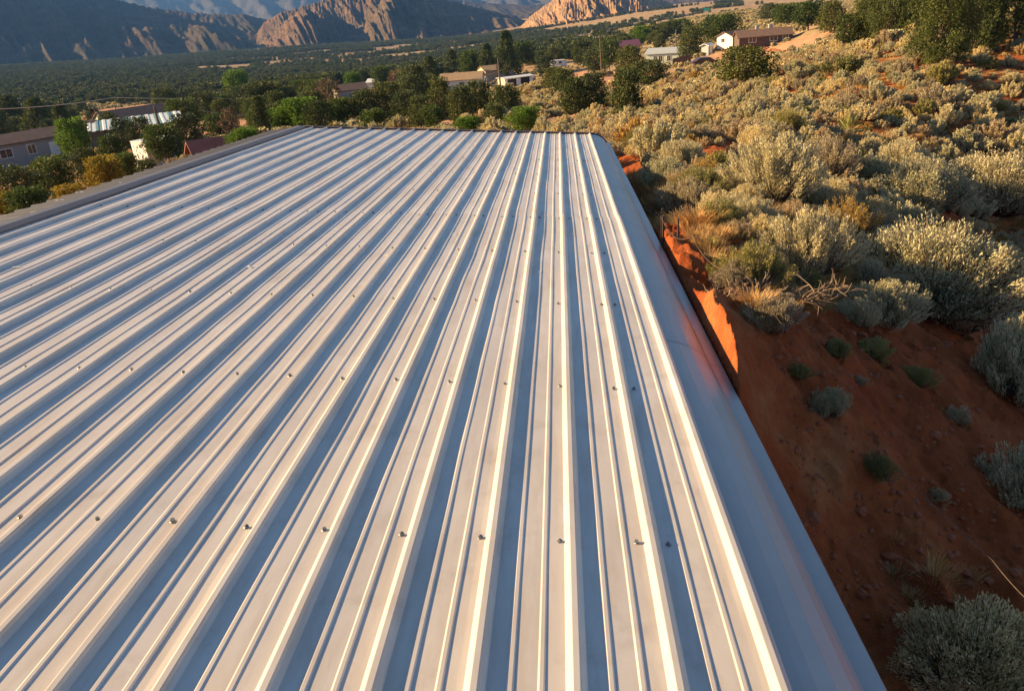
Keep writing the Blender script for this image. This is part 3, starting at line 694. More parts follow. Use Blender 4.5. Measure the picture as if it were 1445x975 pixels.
for k in range(17000):
    az = math.radians(random.uniform(3, 36)); r = math.exp(random.uniform(math.log(4.5), math.log(75))); x, y = r*math.sin(az), r*math.cos(az)
    if in_building(x, y): continue
    tp.append((x, y))
tp = np.array(tp); tz = H(tp[:, 0], tp[:, 1]); td = fbm(tp[:, 0]*.5, tp[:, 1]*.5, 3, 71); out = []
for (x, y), z, d in zip(tp, tz, td):
    py = project((x, y, z))[1]
    if d > (.47 if py < 440 else .80) or (d > .60 and random.random() < .04): s = random.uniform(.5, 1.2)*(.6 if y < 9 else 1); out.append((x, y, z, s, s, random.choices(range(5), (3, 3, 3, 2, 1))[0]))
scatter('dry_grass', 'straw and gold grass between the sagebrush', out, TF, 0)
MT['stone'] = paint('red_stone', (.30, .085, .032), .95, .35, 8)
def stone_mesh(seed):
    import bmesh
    bm = bmesh.new(); bmesh.ops.create_icosphere(bm, subdivisions=1, radius=.5); r2 = random.Random(seed)
    for v in bm.verts: v.co *= r2.uniform(.7, 1.15); v.co.z *= .6
    me = bpy.data.meshes.new('stone'); bm.to_mesh(me); bm.free(); me.materials.append(MT['stone']); return me
out = []
sp = []
for k in range(5200):
    az = math.radians(random.uniform(6, 38)); r = math.exp(random.uniform(math.log(4.2), math.log(30))); x, y = r*math.sin(az), r*math.cos(az)
    if not in_building(x, y): sp.append((x, y))
sp = np.array(sp); sz = H(sp[:, 0], sp[:, 1]); 
out = [(x, y, z, s, s, random.randrange(4)) for (x, y), z, s in zip(sp, sz, np.exp(rng.normal(-3.5, .55, len(sp))))]
scatter('stones', 'small red stones and clods on the sand', out, [stone_mesh(i) for i in range(4)], 0)

# dead branchy shrubs
def dead_shrub(px, py, wpx, label, seed):
    p = ground_at(px, py); dep = project(p)[2]; R = wpx*dep/F/2; r2 = np.random.default_rng(seed); m = MB()
    def grow(b, d, L, rad, lv):
        P = [b]; 
        for i in range(3): d = nrm(d+r2.normal(0, .22, 3)+[0, 0, -.03]); P.append(P[-1]+d*L/3)
        m.tube(P, np.linspace(rad, rad*.5, 4), 4, False)
        if lv:
            for k in range(4): grow(P[r2.integers(1, 4)], nrm(d+r2.normal(0, .55, 3)), L*.62, rad*.55, lv-1)
    for k in range(11):
        a = r2.uniform(0, 6.28); grow(np.array([0, 0, -.05]), nrm([math.cos(a), math.sin(a), r2.uniform(.25, .8)]), R*.7, .011, 2)
    o = m.build('dead_shrub', MT['dead']); o.location = p.tolist(); tag(o, label, 'dead shrub')
dead_shrub(1120, 440, 150, 'bare grey branches fanning over the edge of the building shadow', 5)
dead_shrub(1075, 425, 90, 'small bare twiggy shrub left of the fanning dead branches', 6)
dead_shrub(1180, 350, 110, 'dark twiggy dead shrub in the hollow of the lower slope', 8)
dead_shrub(1010, 420, 80, 'thin dead twigs behind the roof edge below the steel post', 12)
# yucca
p = ground_at(1197, 195); dep = project(p)[2]; n_ = 90
D = rdir(n_); D[:, 2] = abs(D[:, 2])+.15; D /= np.linalg.norm(D, axis=1, keepdims=True); V, Fq = leafset(D*.35+[0, 0, .15], D, np.full(n_, .38), np.full(n_, .03))
o = thing('yucca', 'spiky yellow-green yucca among the sagebrush halfway up the slope', 'plant', p); link('blades', mesh_np('yucca_blades', V, Fq, [MT['yucca']]), o); MB().tube([(0, 0, -.1), (0, 0, .2)], .07, 7).build('stem', MT['bark'], o)

# ------------------------------------------------------------------ trees (unit size: height 1, width 1)
def tree_meshes(seed, kind, n, leaf, cmat):
    global rng; old = rng; rng = np.random.default_rng(seed); r = rng; Cs = []; Ns = []
    K = {'juniper': 48, 'broad': 30, 'pine': 40, 'cypress': 26, 'dry': 24}[kind]; tips = []
    for k in range(K):
        t = (k+.5)/K; a = k*2.4+r.uniform(-.5, .5)
        if kind == 'juniper': z = .08+.86*t; rad = .47*math.sqrt(max(0, 1-abs((z-.38)/.62)**2.2)) if z > .38 else .47*(.80+.2*z/.38)
        elif kind == 'broad': z = .24+.70*t; rad = .46*math.sqrt(max(0, 1-((z-.58)/.42)**2))
        elif kind == 'pine': z = .18+.80*t; rad = .42*(1-t)**.8+.04
        elif kind == 'cypress': z = .04+.93*t; rad = .34*math.sin(math.pi*min(1, (.12+t*.88)))**.6
        else: z = .3+.65*t; rad = .42*math.sqrt(max(0.02, 1-((z-.6)/.42)**2))
        q = r.uniform(.45, .95)*rad*(1 if kind != 'cypress' else .5); lr = r.uniform(.13, .21)*(.80 if kind == 'juniper' else 1 if kind == 'broad' else .75)*(1 if kind != 'dry' else .8)
        lr = min(lr, rad*.75+.04); c = np.array([q*math.cos(a), q*math.sin(a), z]); c[2] = min(c[2], 1-lr*.75); tips.append(c)
        m = n//K; d = rdir(m); d[:, 2] = d[:, 2]*.8+.12; sh = r.uniform(.55, 1.05, m)**.5 if kind != 'dry' else r.uniform(.3, 1.1, m)
        lump = 1+.38*np.sin(d[:, 0]*7+k)*np.sin(d[:, 1]*7+2*k)*1.
        P = c+d*(lr*sh*lump)[:, None]; Cs.append(P); Ns.append(d*.7+rdir(m)*.6+np.array([0, 0, .35]))
    m = n//14; d = rdir(m)                       # inner foliage that closes the crown
    if kind != 'dry':
        cen = np.array(tips)[r.integers(0, K, m)]; P = cen*[.6, .6, 1]+d*.06; Cs.append(P); Ns.append(d)
    Cc = np.concatenate(Cs); Nn = np.concatenate(Ns); Nn /= np.linalg.norm(Nn, axis=1, keepdims=True); nn = len(Cc)
    Cc[:, 2] = np.clip(Cc[:, 2], .015, 1)
    L = leaf*r.uniform(.6, 1.5, nn); V, Fq = leafset(Cc, Nn, L, L*.62); crown = mesh_np(kind+'_crown', V, Fq, [cmat])
    m = MB(); hh = .86 if kind in ('pine', 'cypress') else .55
    if kind in ('juniper',):
        for q in range(3):
            a = q*2.1+r.uniform(0, 1); m.tube([(0.01*math.cos(a), .01*math.sin(a), -.05), (.03*math.cos(a), .03*math.sin(a), .14), (.12*math.cos(a), .12*math.sin(a), .55)], [.028, .022, .008], 6)
    else: m.tube([(0, 0, -.05), (.01, .005, .25), (-.01, .01, hh)], [.030, .022, .008], 7)
    for c in tips[::2]:
        b = np.array([0, 0, max(.08, c[2]*.6)]); m.tube([b, b*.5+c*.5+np.array([0, 0, -.02]), c], [.012, .008, .003], 4, False)
    trunk = m.mesh(kind+'_trunk', MT['bark_tree']); rng = old; return crown, trunk
TR = {}
def addtree(key, kind, nvar, n, leaf, mat): TR[key] = [tree_meshes(100+i*13+hash_seed(key), kind, n, leaf, MT[mat]) for i in range(nvar)]
addtree('juniper_hero', 'juniper', 3, 40000, .018, 'juniper')
addtree('juniper', 'juniper', 5, 8000, .038, 'juniper'); addtree('juniper_dark', 'juniper', 3, 8000, .038, 'juniper_blue')
addtree('bright', 'broad', 3, 7000, .045, 'bright'); addtree('mid', 'broad', 4, 7000, .042, 'mid'); addtree('yellow', 'broad', 2, 6000, .045, 'yellow')
addtree('pine', 'pine', 3, 7000, .042, 'juniper'); addtree('cypress', 'cypress', 2, 3500, .06, 'juniper_blue'); addtree('dry', 'dry', 3, 2600, .035, 'dry_tree')
TREEXY = []
def tree(key, p, h_, w_, label, name=None, group=None):
    cr, tk = random.choice(TR[key]); nm = {'juniper_hero': 'juniper_tree', 'juniper': 'juniper_tree', 'juniper_dark': 'juniper_tree', 'bright': 'leafy_tree', 'mid': 'leafy_tree', 'yellow': 'leafy_tree', 'pine': 'pine_tree', 'cypress': 'cypress_tree', 'dry': 'bare_tree'}[key]
    o = thing(name or nm, label, 'tree', p, random.uniform(0, 6.28), group); o.scale = (w_, w_*random.uniform(.9, 1.1), h_)
    link('crown', cr, o); link('trunk', tk, o); TREEXY.append((p[0], p[1], w_/2)); return o
# pixel of the base, height and width in pixels, kind, label (d = distance when the base is hidden)
TREES = [
 (1322,97,112,82,'juniper_hero','big dark juniper standing forward of the thicket at upper right'),
 (1372,78,110,78,'juniper_hero','dark juniper right behind the big forward juniper'),
 (1430,62,100,90,'juniper_hero','juniper in the top right corner of the slope'),
 (1258,56,80,62,'juniper_hero','olive juniper left of the big forward juniper'),
 (1222,60,56,52,'juniper_hero','rounded juniper at the left of the upper thicket'),
 (1198,68,42,40,'juniper','low juniper at the foot of the upper thicket'),
 (1172,44,40,42,'juniper','juniper on the skyline right of the brown house'),
 (1290,40,70,60,'juniper_hero','juniper behind the olive one in the thicket'),
 (1348,40,80,70,'juniper_hero','rear juniper between the two biggest of the thicket'),
 (1400,30,70,70,'juniper_hero','rear juniper near the right end of the thicket'),
 (1140,46,36,44,'mid','dark leafy tree touching the right end of the brown house'),
 (1110,38,30,44,'mid','round dark leafy tree behind the brown house'),
 (1085,30,22,30,'juniper_dark','small juniper above the roof of the brown house'),
 (1053,120,48,84,'juniper','lone broad juniper on the open slope below the brown house'),
 (1016,64,40,58,'mid','large dark green leafy tree between the pale green and brown houses'),
 (1052,66,14,22,'bright','small bright green tree in front of the white gable'),
 (1025,68,12,14,'bright','little green bush-like tree left of the white gable'),
 (974,84,42,36,'juniper','juniper in front of the pale green house'),
 (940,60,24,26,'juniper','juniper behind the pale green house'),
 (955,52,22,30,'mid','round tree behind the pole above the pale green house'),
 (916,127,36,56,'juniper','wide juniper below the pale green house'),
 (890,112,40,40,'juniper','juniper left of the pale green house'),
 (885,165,60,48,'juniper','tall egg-shaped juniper closest to the far roof corner'),
 (838,158,46,42,'juniper_dark','dark juniper left of the egg-shaped one'),
 (812,162,46,46,'juniper','juniper at the right side of the dirt track'),
 (798,138,36,38,'juniper','juniper behind the one at the dirt track'),
 (782,132,30,34,'juniper','small juniper at the bend of the dirt track'),
 (842,100,34,34,'juniper_dark','dark tree left of the purple-roofed house'),
 (860,98,40,34,'mid','leafy tree next to the purple-roofed house'),
 (822,92,32,34,'juniper','tree beside the leaning utility pole'),
 (905,66,24,24,'bright','pale green poplar above the purple-roofed house'),
 (930,70,20,20,'juniper','small juniper above the pale green house left side'),
 (770,106,26,30,'juniper_dark','dark tree right of the white garage'),
 (740,192,34,48,'bright','bright green leafy tree right behind the far edge of the roof'),
 (714,166,40,44,'juniper','round juniper below the white garage'),
 (676,168,48,40,'juniper','juniper below the transformer pole'),
 (652,176,50,44,'juniper','juniper in the middle of the row beyond the roof'),
 (625,172,56,40,'juniper','juniper left of the middle of the row beyond the roof'),
 (718,112,62,40,'pine','tallest dark pine behind the tan house'),
 (738,100,34,34,'mid','leafy tree to the right of the tallest pine'),
 (690,110,44,32,'pine','pine to the left of the tallest pine'),
 (664,118,44,30,'mid','leafy tree over the roof of the white gabled house'),
 (640,108,34,30,'pine','pine behind the white gabled house'),
 (610,128,44,36,'pine','dark pine left of the white gabled house'),
 (590,150,52,40,'juniper_dark','dark green tree in the middle distance beyond the roof'),
 (566,140,40,36,'dry','grey-brown bare tree in the middle distance'),
 (552,172,50,46,'juniper','olive tree behind the roof edge, left of centre'),
 (520,176,46,46,'juniper','olive tree left of the last one by the roof edge'),
 (500,134,28,26,'bright','yellow-green young tree above the small dark roof'),
 (540,128,30,30,'mid','green tree near the small grey house'),
 (486,180,40,40,'mid','green bushy tree at the roof edge'),
 (466,162,46,42,'dry','brown leafless tree above the roof edge'),
 (455,192,44,44,'juniper','olive juniper right of the wide bright green tree'),
 (594,184,42,40,'juniper','juniper close behind the middle of the far roof edge'),
 (612,187,34,34,'mid','small green tree close behind the middle of the far roof edge'),
 (575,178,44,40,'juniper_dark','dark tree left of the junipers behind the far roof edge'),
 (530,190,36,40,'mid','low leafy tree touching the far roof edge left of centre'),
 (700,182,34,34,'juniper','small juniper left of the bright tree behind the roof edge'),
 (660,190,22,34,'bright','low yellow-green bush-like tree at the far roof edge'),
 (432,186,44,66,'bright','wide bright green tree behind the left part of the far roof edge'),
 (400,190,34,44,'bright','bright green tree over the far left roof corner'),
 (374,196,56,34,'pine','thin olive conifer left of the roof corner'),
 (402,160,34,44,'juniper_dark','dark tree behind the bright green one by the corner'),
 (340,148,40,36,'bright','bright green poplar standing out in the left valley'),
 (378,150,30,34,'juniper_dark','dark tree right of the bright green poplar'),
 (262,154,24,6,'cypress','first of four narrow cypresses from the left'),
 (267,154,23,6,'cypress','second of four narrow cypresses from the left'),
 (272,153,24,6,'cypress','third of four narrow cypresses from the left'),
 (278,153,21,6,'cypress','rightmost of four narrow cypresses'),
 (330,200,46,40,'dry','grey leafless tree with pale trunks left of the roof corner'),
 (312,196,34,44,'mid','green tree under the grey leafless tree'),
 (292,172,38,44,'juniper','olive tree above the striped carport at right'),
 (265,190,44,46,'mid','green tree right of the striped carport'),
 (238,236,56,50,'mid','large dark tree behind the roof, right of the white trailer'),
 (270,222,60,52,'juniper_dark','large shaded tree above the left roof slope'),
 (206,218,48,40,'juniper_dark','dark conical tree in front of the striped carport'),
 (238,166,36,36,'juniper','tree behind the striped carport'),
 (180,212,40,36,'juniper_dark','dark tree left of the conical one'),
 (160,202,36,30,'juniper','small olive tree before the parked white car'),
 (112,230,56,44,'bright','vivid yellow-green tree at the end of the long grey mobile home'),
 (134,178,26,24,'juniper_dark','dark tree behind the crossarm utility pole'),
 (96,196,46,36,'pine','pine behind the long grey mobile home'),
 (62,196,54,56,'pine','broad pine left of centre behind the mobile home'),
 (24,192,52,56,'pine','pine at the left edge behind the mobile home'),
 (4,220,60,50,'juniper_dark','dark tree at the left picture edge'),
 (84,280,56,62,'mid','rounded green tree in front of the mobile home'),
 (30,300,62,88,'juniper','broad brown-green tree at the left edge in front of the mobile home'),
 (132,262,50,46,'juniper','tree between the mobile home and the yellow trees'),
 (156,280,56,50,'yellow','yellowing tree behind the left slope of the roof'),
 (184,262,44,38,'mid','green tree left of the white trailer'),
 (104,296,34,44,'yellow','low yellow shrub-like tree at the roof edge'),
 (14,310,40,40,'yellow','yellow low tree in the left bottom of the valley'),
 (52,316,50,70,'mid','green tree at the roof edge on the far left'),
 (214,262,34,34,'juniper','olive tree touching the white trailer'),
 (350,214,30,44,'bright','low bright green bush-like tree beside the red shed roof'),
 (165,240,46,36,'mid','small green tree above the yellowing tree'),
]
for px, py, hp, wp, key, lb in TREES:
    p = ground_at(px, py); dep = project(p)[2]; tree(key, p, hp*dep/F*1.06, wp*dep/F*1.06, lb)
# juniper woods over the valley floor
wood = []
n_ = 90000; azs = np.radians(rng.uniform(-40, 34, n_)); rs = np.sqrt(rng.uniform(0, 1, n_)*(1900**2-84**2)+84**2)
x_ = rs*np.sin(azs); y_ = rs*np.cos(azs); dn = fbm(x_*.008, y_*.008, 4, 8); dn2 = fbm(x_*.03, y_*.03, 2, 18); z_ = H(x_, y_); azd = np.degrees(azs)
thr = np.interp(azd, [-40, -8, 0, 4, 12, 40], [.36, .46, .55, .58, .66, .74]); thr = thr-np.where((rs < 260) & (azd < -2.5), .12, 0)+np.where((rs > 260) & (rs < 900), .03, 0)
occ = {}; hy = [tuple(ground_at(*q)[:2]) for q in ((775, 60), (830, 50), (882, 39), (930, 29), (985, 19))]
def clearpix(px, py): # open fields seen between the woods
    return (120 < px < 205 and 148 < py < 172) or (380 < px < 640 and 84 < py < 100 and random.random() < .6) or (770 < px < 1010 and py < 66 and random.random() < .75)
for i in np.argsort(rs):
    if dn[i]*.7+dn2[i]*.3 < thr[i]: continue
    x, y = x_[i], y_[i]; k = (int(x//5.2), int(y//5.2))
    if k in occ: continue
    px, py, dep = project((x, y, z_[i]))
    if dep < 0 or px < -60 or px > 1500: continue
    if clearpix(px, py) or on_bare(x, y, 1.3): continue
    if rs[i] < 90 and azs[i] > -.05: continue
    if rs[i] < 400 and any((x-a)**2+(y-b)**2 < (q+2.)**2 for a, b, q in TREEXY[:95]): continue
    occ[k] = 1; wood.append((rs[i], x, y, z_[i], px, py))
HOUSEPIX = [(256,128,284,158),(0,200,100,245),(155,158,235,205),(185,215,225,250),(625,105,768,130),(875,60,895,82),(915,66,1010,96),(1028,38,1108,72),(480,112,560,142),(285,195,340,220),(690,100,760,125),(125,165,160,205)]
cnt = 0; W2 = []
for r, x, y, z, px, py in wood:
    h_ = random.uniform(3.0, 5.0)*(.85 if r < 150 else 1.2 if r < 400 else 1); tp_ = h_*F/r
    if r < 330 and any(a-tp_*.5 < px < c+tp_*.5 and py > b and py-tp_ < d-5 for a, b, c, d in HOUSEPIX): continue
    if r < 330 and (px-790)**2 < 50**2 and py > 95: continue
    if 118 < px+0 < 215 and py-tp_ < 172 and py > 150: continue
    if cnt < 235 and -20 < px < 1460 and -20 < py < 470:
        if py > 186+max(0, (405-px)*.3)+8: continue
        side = 'left part of the valley' if px < 330 else 'middle of the valley' if px < 720 else 'right side below the far houses' if px < 1150 else 'crest of the right-hand slope'
        sz = 'nearer' if r < 260 else 'far'
        kd = random.choice(('juniper', 'juniper', 'juniper_dark', 'mid', 'juniper')); o_ = tree(kd, (x, y, z), h_, h_*random.uniform(.8, 1.1), 'tree', group=f'trees scattered over the {side}')
        NAMEIT.append((o_, {'juniper': 'olive juniper', 'juniper_dark': 'dark juniper', 'mid': 'leafy green tree'}[kd], px, py, dep)); cnt += 1
    else: W2.append((x, y, z, h_*random.uniform(.95, 1.3), h_*1.08, random.randrange(6)))
lowt = [tree_meshes(700+i, 'juniper', 900, .105, MT['juniper' if i % 2 else 'juniper_blue'])[0] for i in range(6)]
scatter('juniper_wood', 'dense dark juniper wood covering the valley floor', W2, lowt, 0)

# ------------------------------------------------------------------ houses
MT['glass'] = Nodes('window_glass').set((.03, .035, .04), .08, 0, .6)
MT['white'] = paint('white_paint', (.72, .70, .66), .6, .08, 2); MT['green_wall'] = paint('pale_green_siding', (.50, .58, .42), .7, .1, 2)
MT['grey_wall'] = paint('grey_siding', (.30, .28, .27), .7, .1, 2); MT['brown_roof'] = paint('brown_shingle', (.16, .10, .075), .9, .3, 2)
MT['tan_roof'] = paint('tan_shingle', (.30, .21, .13), .9, .25, 2); MT['brown_wall'] = paint('brown_boards', (.10, .068, .056), .8, .25, 3)
MT['purple_roof'] = paint('purple_metal_roof', (.16, .06, .10), .5, .15, 2); MT['grey_roof'] = paint('blue_grey_roof', (.38, .42, .45), .6, .1, 2)
MT['tan_wall'] = paint('tan_stucco', (.50, .40, .30), .8, .12, 2); MT['mint_wall'] = paint('mint_siding', (.42, .50, .46), .7, .1, 2)
MT['red_roof'] = paint('dark_red_roof', (.17, .055, .045), .8, .2, 1.5); MT['white_metal'] = paint('white_corrugated', (.62, .66, .66), .5, .08, 2, .1)
MT['wood'] = paint('weathered_wood', (.17, .11, .075), .9, .4, 5); MT['dark'] = paint('bay_shade_and_marks', (.03, .028, .028), .9, .2, 3)
MT['pole'] = paint('pole_wood', (.13, .09, .07), .9, .3, 3); MT['wire'] = paint('wire_metal', (.42, .38, .25), .5, .1, 3)
def gable_house(name, label, px, py, ang, L, Wd, Hw, rise, wall, roof, wins=(), doors=(), chimney=0, over=.35, gable=None, sink=.5):
    """long axis = local x; camera faces the local -y side; pixel = middle of the foot of the -y wall"""
    p = ground_at(px, py); d = nrm([p[0], p[1]]); face = math.atan2(d[0], d[1]); rz = -face+math.radians(ang)
    c, s = math.cos(rz), math.sin(rz); p = p+np.array([-s*Wd/2, c*Wd/2, 0]); o = thing(name, label, 'house' if name != 'garage' else 'garage', p, rz)
    t = .15; m = MB(); x, y = L/2, Wd/2
    m.box((0, -y+t/2, Hw/2-sink/2), (L, t, Hw+sink)); m.build('wall', wall, o); m = MB(); m.box((0, y-t/2, Hw/2-sink/2), (L, t, Hw+sink)); m.build('wall', wall, o)
    for sx in (-1, 1):
        m = MB(); T = np.array([[0, 1, 0], [1, 0, 0], [0, 0, 1]]); a = sx*(x-t-.003) if sx < 0 else x-.003-t
        xx = (-x+.003, -x+t) if sx < 0 else (x-t, x-.003)
        m.prism([(-y+.004, -sink), (y-.004, -sink), (y-.004, Hw), (0, Hw+rise-.02), (-y+.004, Hw)], xx[0], xx[1], T=T); m.build('gable_wall', gable or wall, o)
    sl = math.atan2(rise, y); th = .12
    for sy in (-1, 1):
        m = MB(); e = y+over; z0 = Hw-over*math.tan(sl); prof = [(sy*e, z0), (sy*.01, Hw+rise+.01*0), (sy*.01, Hw+rise+th), (sy*e, z0+th)]
        V = [(xx, a, b) for xx in (-x-over, x+over) for a, b in prof]; m.add(V, [(0, 1, 5, 4), (1, 2, 6, 5), (2, 3, 7, 6), (3, 0, 4, 7), (3, 2, 1, 0), (4, 5, 6, 7)]); m.build('roof', roof, o)
    for (side, u, z, w, h) in wins:
        if side == 'f': cx_, cy_, dx, dy = u*x, -y-.02, w, .06
        else: cx_, cy_, dx, dy = (-x-.02 if side == 'l' else x+.02), u*y, .06, w
        m = MB(); fw = .07
        for a, b, ww, hh in ((0, h/2, w+fw, fw), (0, -h/2, w+fw, fw), (-w/2, 0, fw, h-fw), (w/2, 0, fw, h-fw), (0, 0, .04, h-fw)):
            m.box((cx_+(a if dx > dy else 0), cy_+(a if dy >= dx else 0), z+b), (ww if dx > dy else .08, ww if dy >= dx else .08, hh))
        f = m.build('window', MT['white'], o); m = MB(); m.box((cx_, cy_, z), (w-.05 if dx > dy else .03, w-.05 if dy >= dx else .03, h-.05)); m.build('pane', MT['glass'], f)
    for (side, u, w, h) in doors:
        if side == 'f': c_ = (u*x, -y-.03, h/2); d_ = (w, .06, h)
        else: c_ = ((-x-.03 if side == 'l' else x+.03), u*y, h/2); d_ = (.06, w, h)
        m = MB(); m.box(c_, d_); f = m.build('door', MT['white'] if w < 1.5 else MT['dark'], o)  # wide ones are open bays, their inner shade painted as a dark slab
        m = MB(); m.box((c_[0]+d_[0]*.3*(side == 'f'), c_[1]-.05*(side == 'f'), 1.), (.06, .06, .1)); m.build('handle', MT['screw'], f)
    for q in range(chimney):
        m = MB(); m.box((x*(.3-.5*q), y*.25, Hw+rise+.2), (.5, .5, 1.1)); m.build('chimney', MT['grey_roof'], o)
    return o
# the long grey mobile home at the left
gable_house('mobile_home', 'long grey mobile home with brown roof and lit white gable at the left edge', 60, 232, 24, 16, 4.6, 2.55, .75, MT['grey_wall'], MT['brown_roof'],
            wins=[('f', -.75, 1.5, .9, .8), ('f', -.42, 1.6, 1.3, .9), ('f', -.08, 1.6, .9, 1.), ('f', .55, 1.6, 1.3, .9)], doors=[('f', .22, .95, 2.0)], gable=MT['white'])
gable_house('house', 'pale green house with dark brown roof behind the striped carport', 200, 181, 20, 13, 7, 2.7, 1.5, MT['green_wall'], MT['brown_roof'], wins=[('l', 0, 1.6, 1.2, 1.)])
gable_house('house', 'white gabled house with tan roof beyond the row of junipers', 650, 127, -12, 11, 7, 2.6, 1.5, MT['white'], MT['tan_roof'], wins=[('f', -.7, 1.5, 1., 1.), ('f', .1, 1.5, 1.4, 1.)], doors=[('f', .5, .9, 2.)])
gable_house('house', 'tan two-roofed house left of the white garage', 706, 112, 20, 9, 8, 3.0, 1.2, MT['tan_wall'], MT['tan_roof'], wins=[('f', .5, 1.6, 1.2, 1.)])
gable_house('garage', 'low white flat garage with dark openings beside the parked cars', 733, 123, 26, 7.2, 4, 2.2, .2, MT['white'], MT['white_metal'], doors=[('f', -.5, 2.2, 2.), ('f', .45, 2.3, 2.1)], gable=MT['tan_wall'])
gable_house('house', 'small house with purple metal roof half hidden by trees', 884, 79, 10, 9, 7, 2.7, 1.6, MT['tan_wall'], MT['purple_roof'], wins=[('f', .4, 1.5, 1.1, 1.)])
gable_house('mobile_home', 'pale green home with blue-grey roof below the far slope', 941, 91, -14, 9.5, 6.5, 2.7, .9, MT['mint_wall'], MT['grey_roof'], wins=[('f', -.55, 1.6, .9, 1.2), ('f', -.3, 1.6, .9, 1.2), ('f', .1, 1.6, .9, 1.2), ('f', .7, 1.6, 1.2, .9)])
gable_house('shed', 'small blue-grey shed right of the pale green home', 1003, 80, 60, 2.0, 1.6, 1.9, .3, MT['grey_roof'], MT['white_metal'], doors=[('f', 0, .9, 2.)])
gable_house('house', 'dark brown house with long brown roof on the right slope', 1080, 68, 12, 9.2, 5, 2.0, 1.0, MT['brown_wall'], MT['brown_roof'], wins=[('f', -.5, 1.5, 1.3, .9), ('f', .3, 1.5, 1.3, .9), ('f', .75, 1.5, 1., .9)], chimney=2)
gable_house('house', 'white gable-fronted house joined to the left of the dark brown one', 1045, 68, 50, 4.6, 4.4, 1.8, .9, MT['brown_wall'], MT['brown_roof'], wins=[('l', .2, 1.1, .9, .8)], gable=MT['white'])
gable_house('house', 'small house with dark grey roof among the trees left of centre', 500, 141, 15, 8, 6, 2.4, 1.3, MT['grey_wall'], MT['brown_roof'])
gable_house('house', 'little pale house with white roof left of centre beyond the trees', 531, 128, -20, 6, 5, 2.5, .9, MT['white'], MT['white_metal'])
gable_house('house', 'pinkish house above the trees left of centre', 556, 112, 10, 8, 6, 2.6, 1.1, MT['tan_wall'], MT['grey_roof'])
gable_house('shed', 'shed with dark red roof just beyond the left roof corner', 314, 222, 10, 2.8, 2.6, .25, .7, MT['brown_wall'], MT['red_roof'])
# striped carport
p = ground_at(200, 206); o = thing('carport', 'carport with white and aqua striped corrugated roof in the left valley', 'carport', p, math.radians(28))
m_strip = [MT['white_metal'], paint('aqua_sheet', (.16, .27, .27), .5, .1, 2)]
for i in range(13):
    m = MB(); x = -5.2+i*.8; m.add([(x, -3.2, 2.3), (x+.1, -3.2, 2.36), (x+.36, -3.2, 2.36), (x+.46, -3.2, 2.3), (x+.8, -3.2, 2.3), (x, 3.2, 2.9), (x+.1, 3.2, 2.96), (x+.36, 3.2, 2.96), (x+.46, 3.2, 2.9), (x+.8, 3.2, 2.9)], [(k, k+1, k+6, k+5) for k in range(4)])
    m.build('roof_sheet', m_strip[i % 2], o)
for a in (-5, -1.6, 1.8, 5):
    for b in (-3, 3): MB().tube([(a, b, -.5), (a, b, 2.4+.09*b)], .06, 6).build('post', MT['wood'], o)
# white box trailer with dark marks on its end
p = ground_at(206, 246); o = thing('box_trailer', 'white box trailer with dark scrawled markings behind the left roof slope', 'trailer', p, math.radians(-32))
o.scale = (.74, .45, .74); MB().box((0, 2.6, 1.75), (2.3, 5.4, 2.3)).build('body', MT['white'], o); MB().box((0, 2.6, 2.95), (2.4, 5.5, .08)).build('roof', MT['white_metal'], o)
for sx in (-1, 1):
    w = MB(); w.tube([(sx*1.1, 3.4, .36), (sx*.9, 3.4, .36)], .36, 14).build('wheel', MT['rubber'], o)
MB().box((.1, -.125, 1.0), (1.8, .03, .55)).build('dark_panel', MT['dark'], o)
m = MB(); r2 = random.Random(3)
for i in range(22): m.box((r2.uniform(-.95, .95), -.12, r2.uniform(1.45, 2.7)), (r2.uniform(.03, .12), .02, r2.uniform(.08, .35)))
m.build('scrawled_marks', MT['dark'], o)
# vehicles
def car(label, px, py, col, ang, kind='car', t=None, name='parked_car'):
    p = ground_at(px, py); p[2] += .02; o = thing(name, label, 'car' if kind != 'truck' else 'pickup', p, math.radians(ang)); mt = paint('car_paint', col, .3, .05, 2)
    if kind == 'truck': prof = [(-2.7, .5), (2.65, .5), (2.7, .85), (1.6, 1.05), (1.1, 1.1), (.6, 1.75), (-.7, 1.8), (-.8, 1.1), (-2.7, 1.08)]
    else: prof = [(-2.2, .4), (2.2, .4), (2.25, .75), (1.3, .9), (.6, 1.38), (-1.0, 1.42), (-1.8, .98), (-2.25, .92)]
    T = np.array([[1, 0, 0], [0, 1, 0], [0, 0, 1]]); MB().prism(prof, -.85, .85, T=T).build('body', mt, o)
    gl = [(.62, 1.12), (.45, 1.66), (-.6, 1.7), (-.65, 1.12)] if kind == 'truck' else [(.9, .95), (.5, 1.32), (-.95, 1.35), (-1.5, .98)]
    MB().prism(gl, -.86, .86, T=T).build('windows', MT['glass'], o)
    for a in (-1.35, 1.4):
        for b in (-.8, .8): MB().tube([(a, b-.1, .35), (a, b+.1, .35)], .35, 12).build('wheel', MT['rubber'], o)
    for b in (-.6, .6): MB().box((2.24 if kind != 'truck' else 2.68, b, .72), (.06, .3, .14)).build('headlight', MT['white'], o)
car('white pickup parked behind the white garage', 746, 112, (.7, .7, .7), 30, 'truck')
car('dark blue-green car parked left of the white pickup', 733, 110, (.05, .10, .11), 30)
car('white car among the trees below the green-walled house', 143, 202, (.7, .7, .7), 20)
car('light blue car driving on the far highway', 830, 48, (.25, .45, .65), 20, name='moving_car')
car('white lorry-like car on the far highway further right', 962, 24, (.7, .72, .75), 35, 'truck', name='moving_car')
car('dark car by the fence of the pale green home', 995, 93, (.05, .03, .03), 10)
p = ground_at(788, 98); o = thing('camper_trailer', 'small white camper beyond the junipers right of the garage', 'trailer', p, math.radians(20))
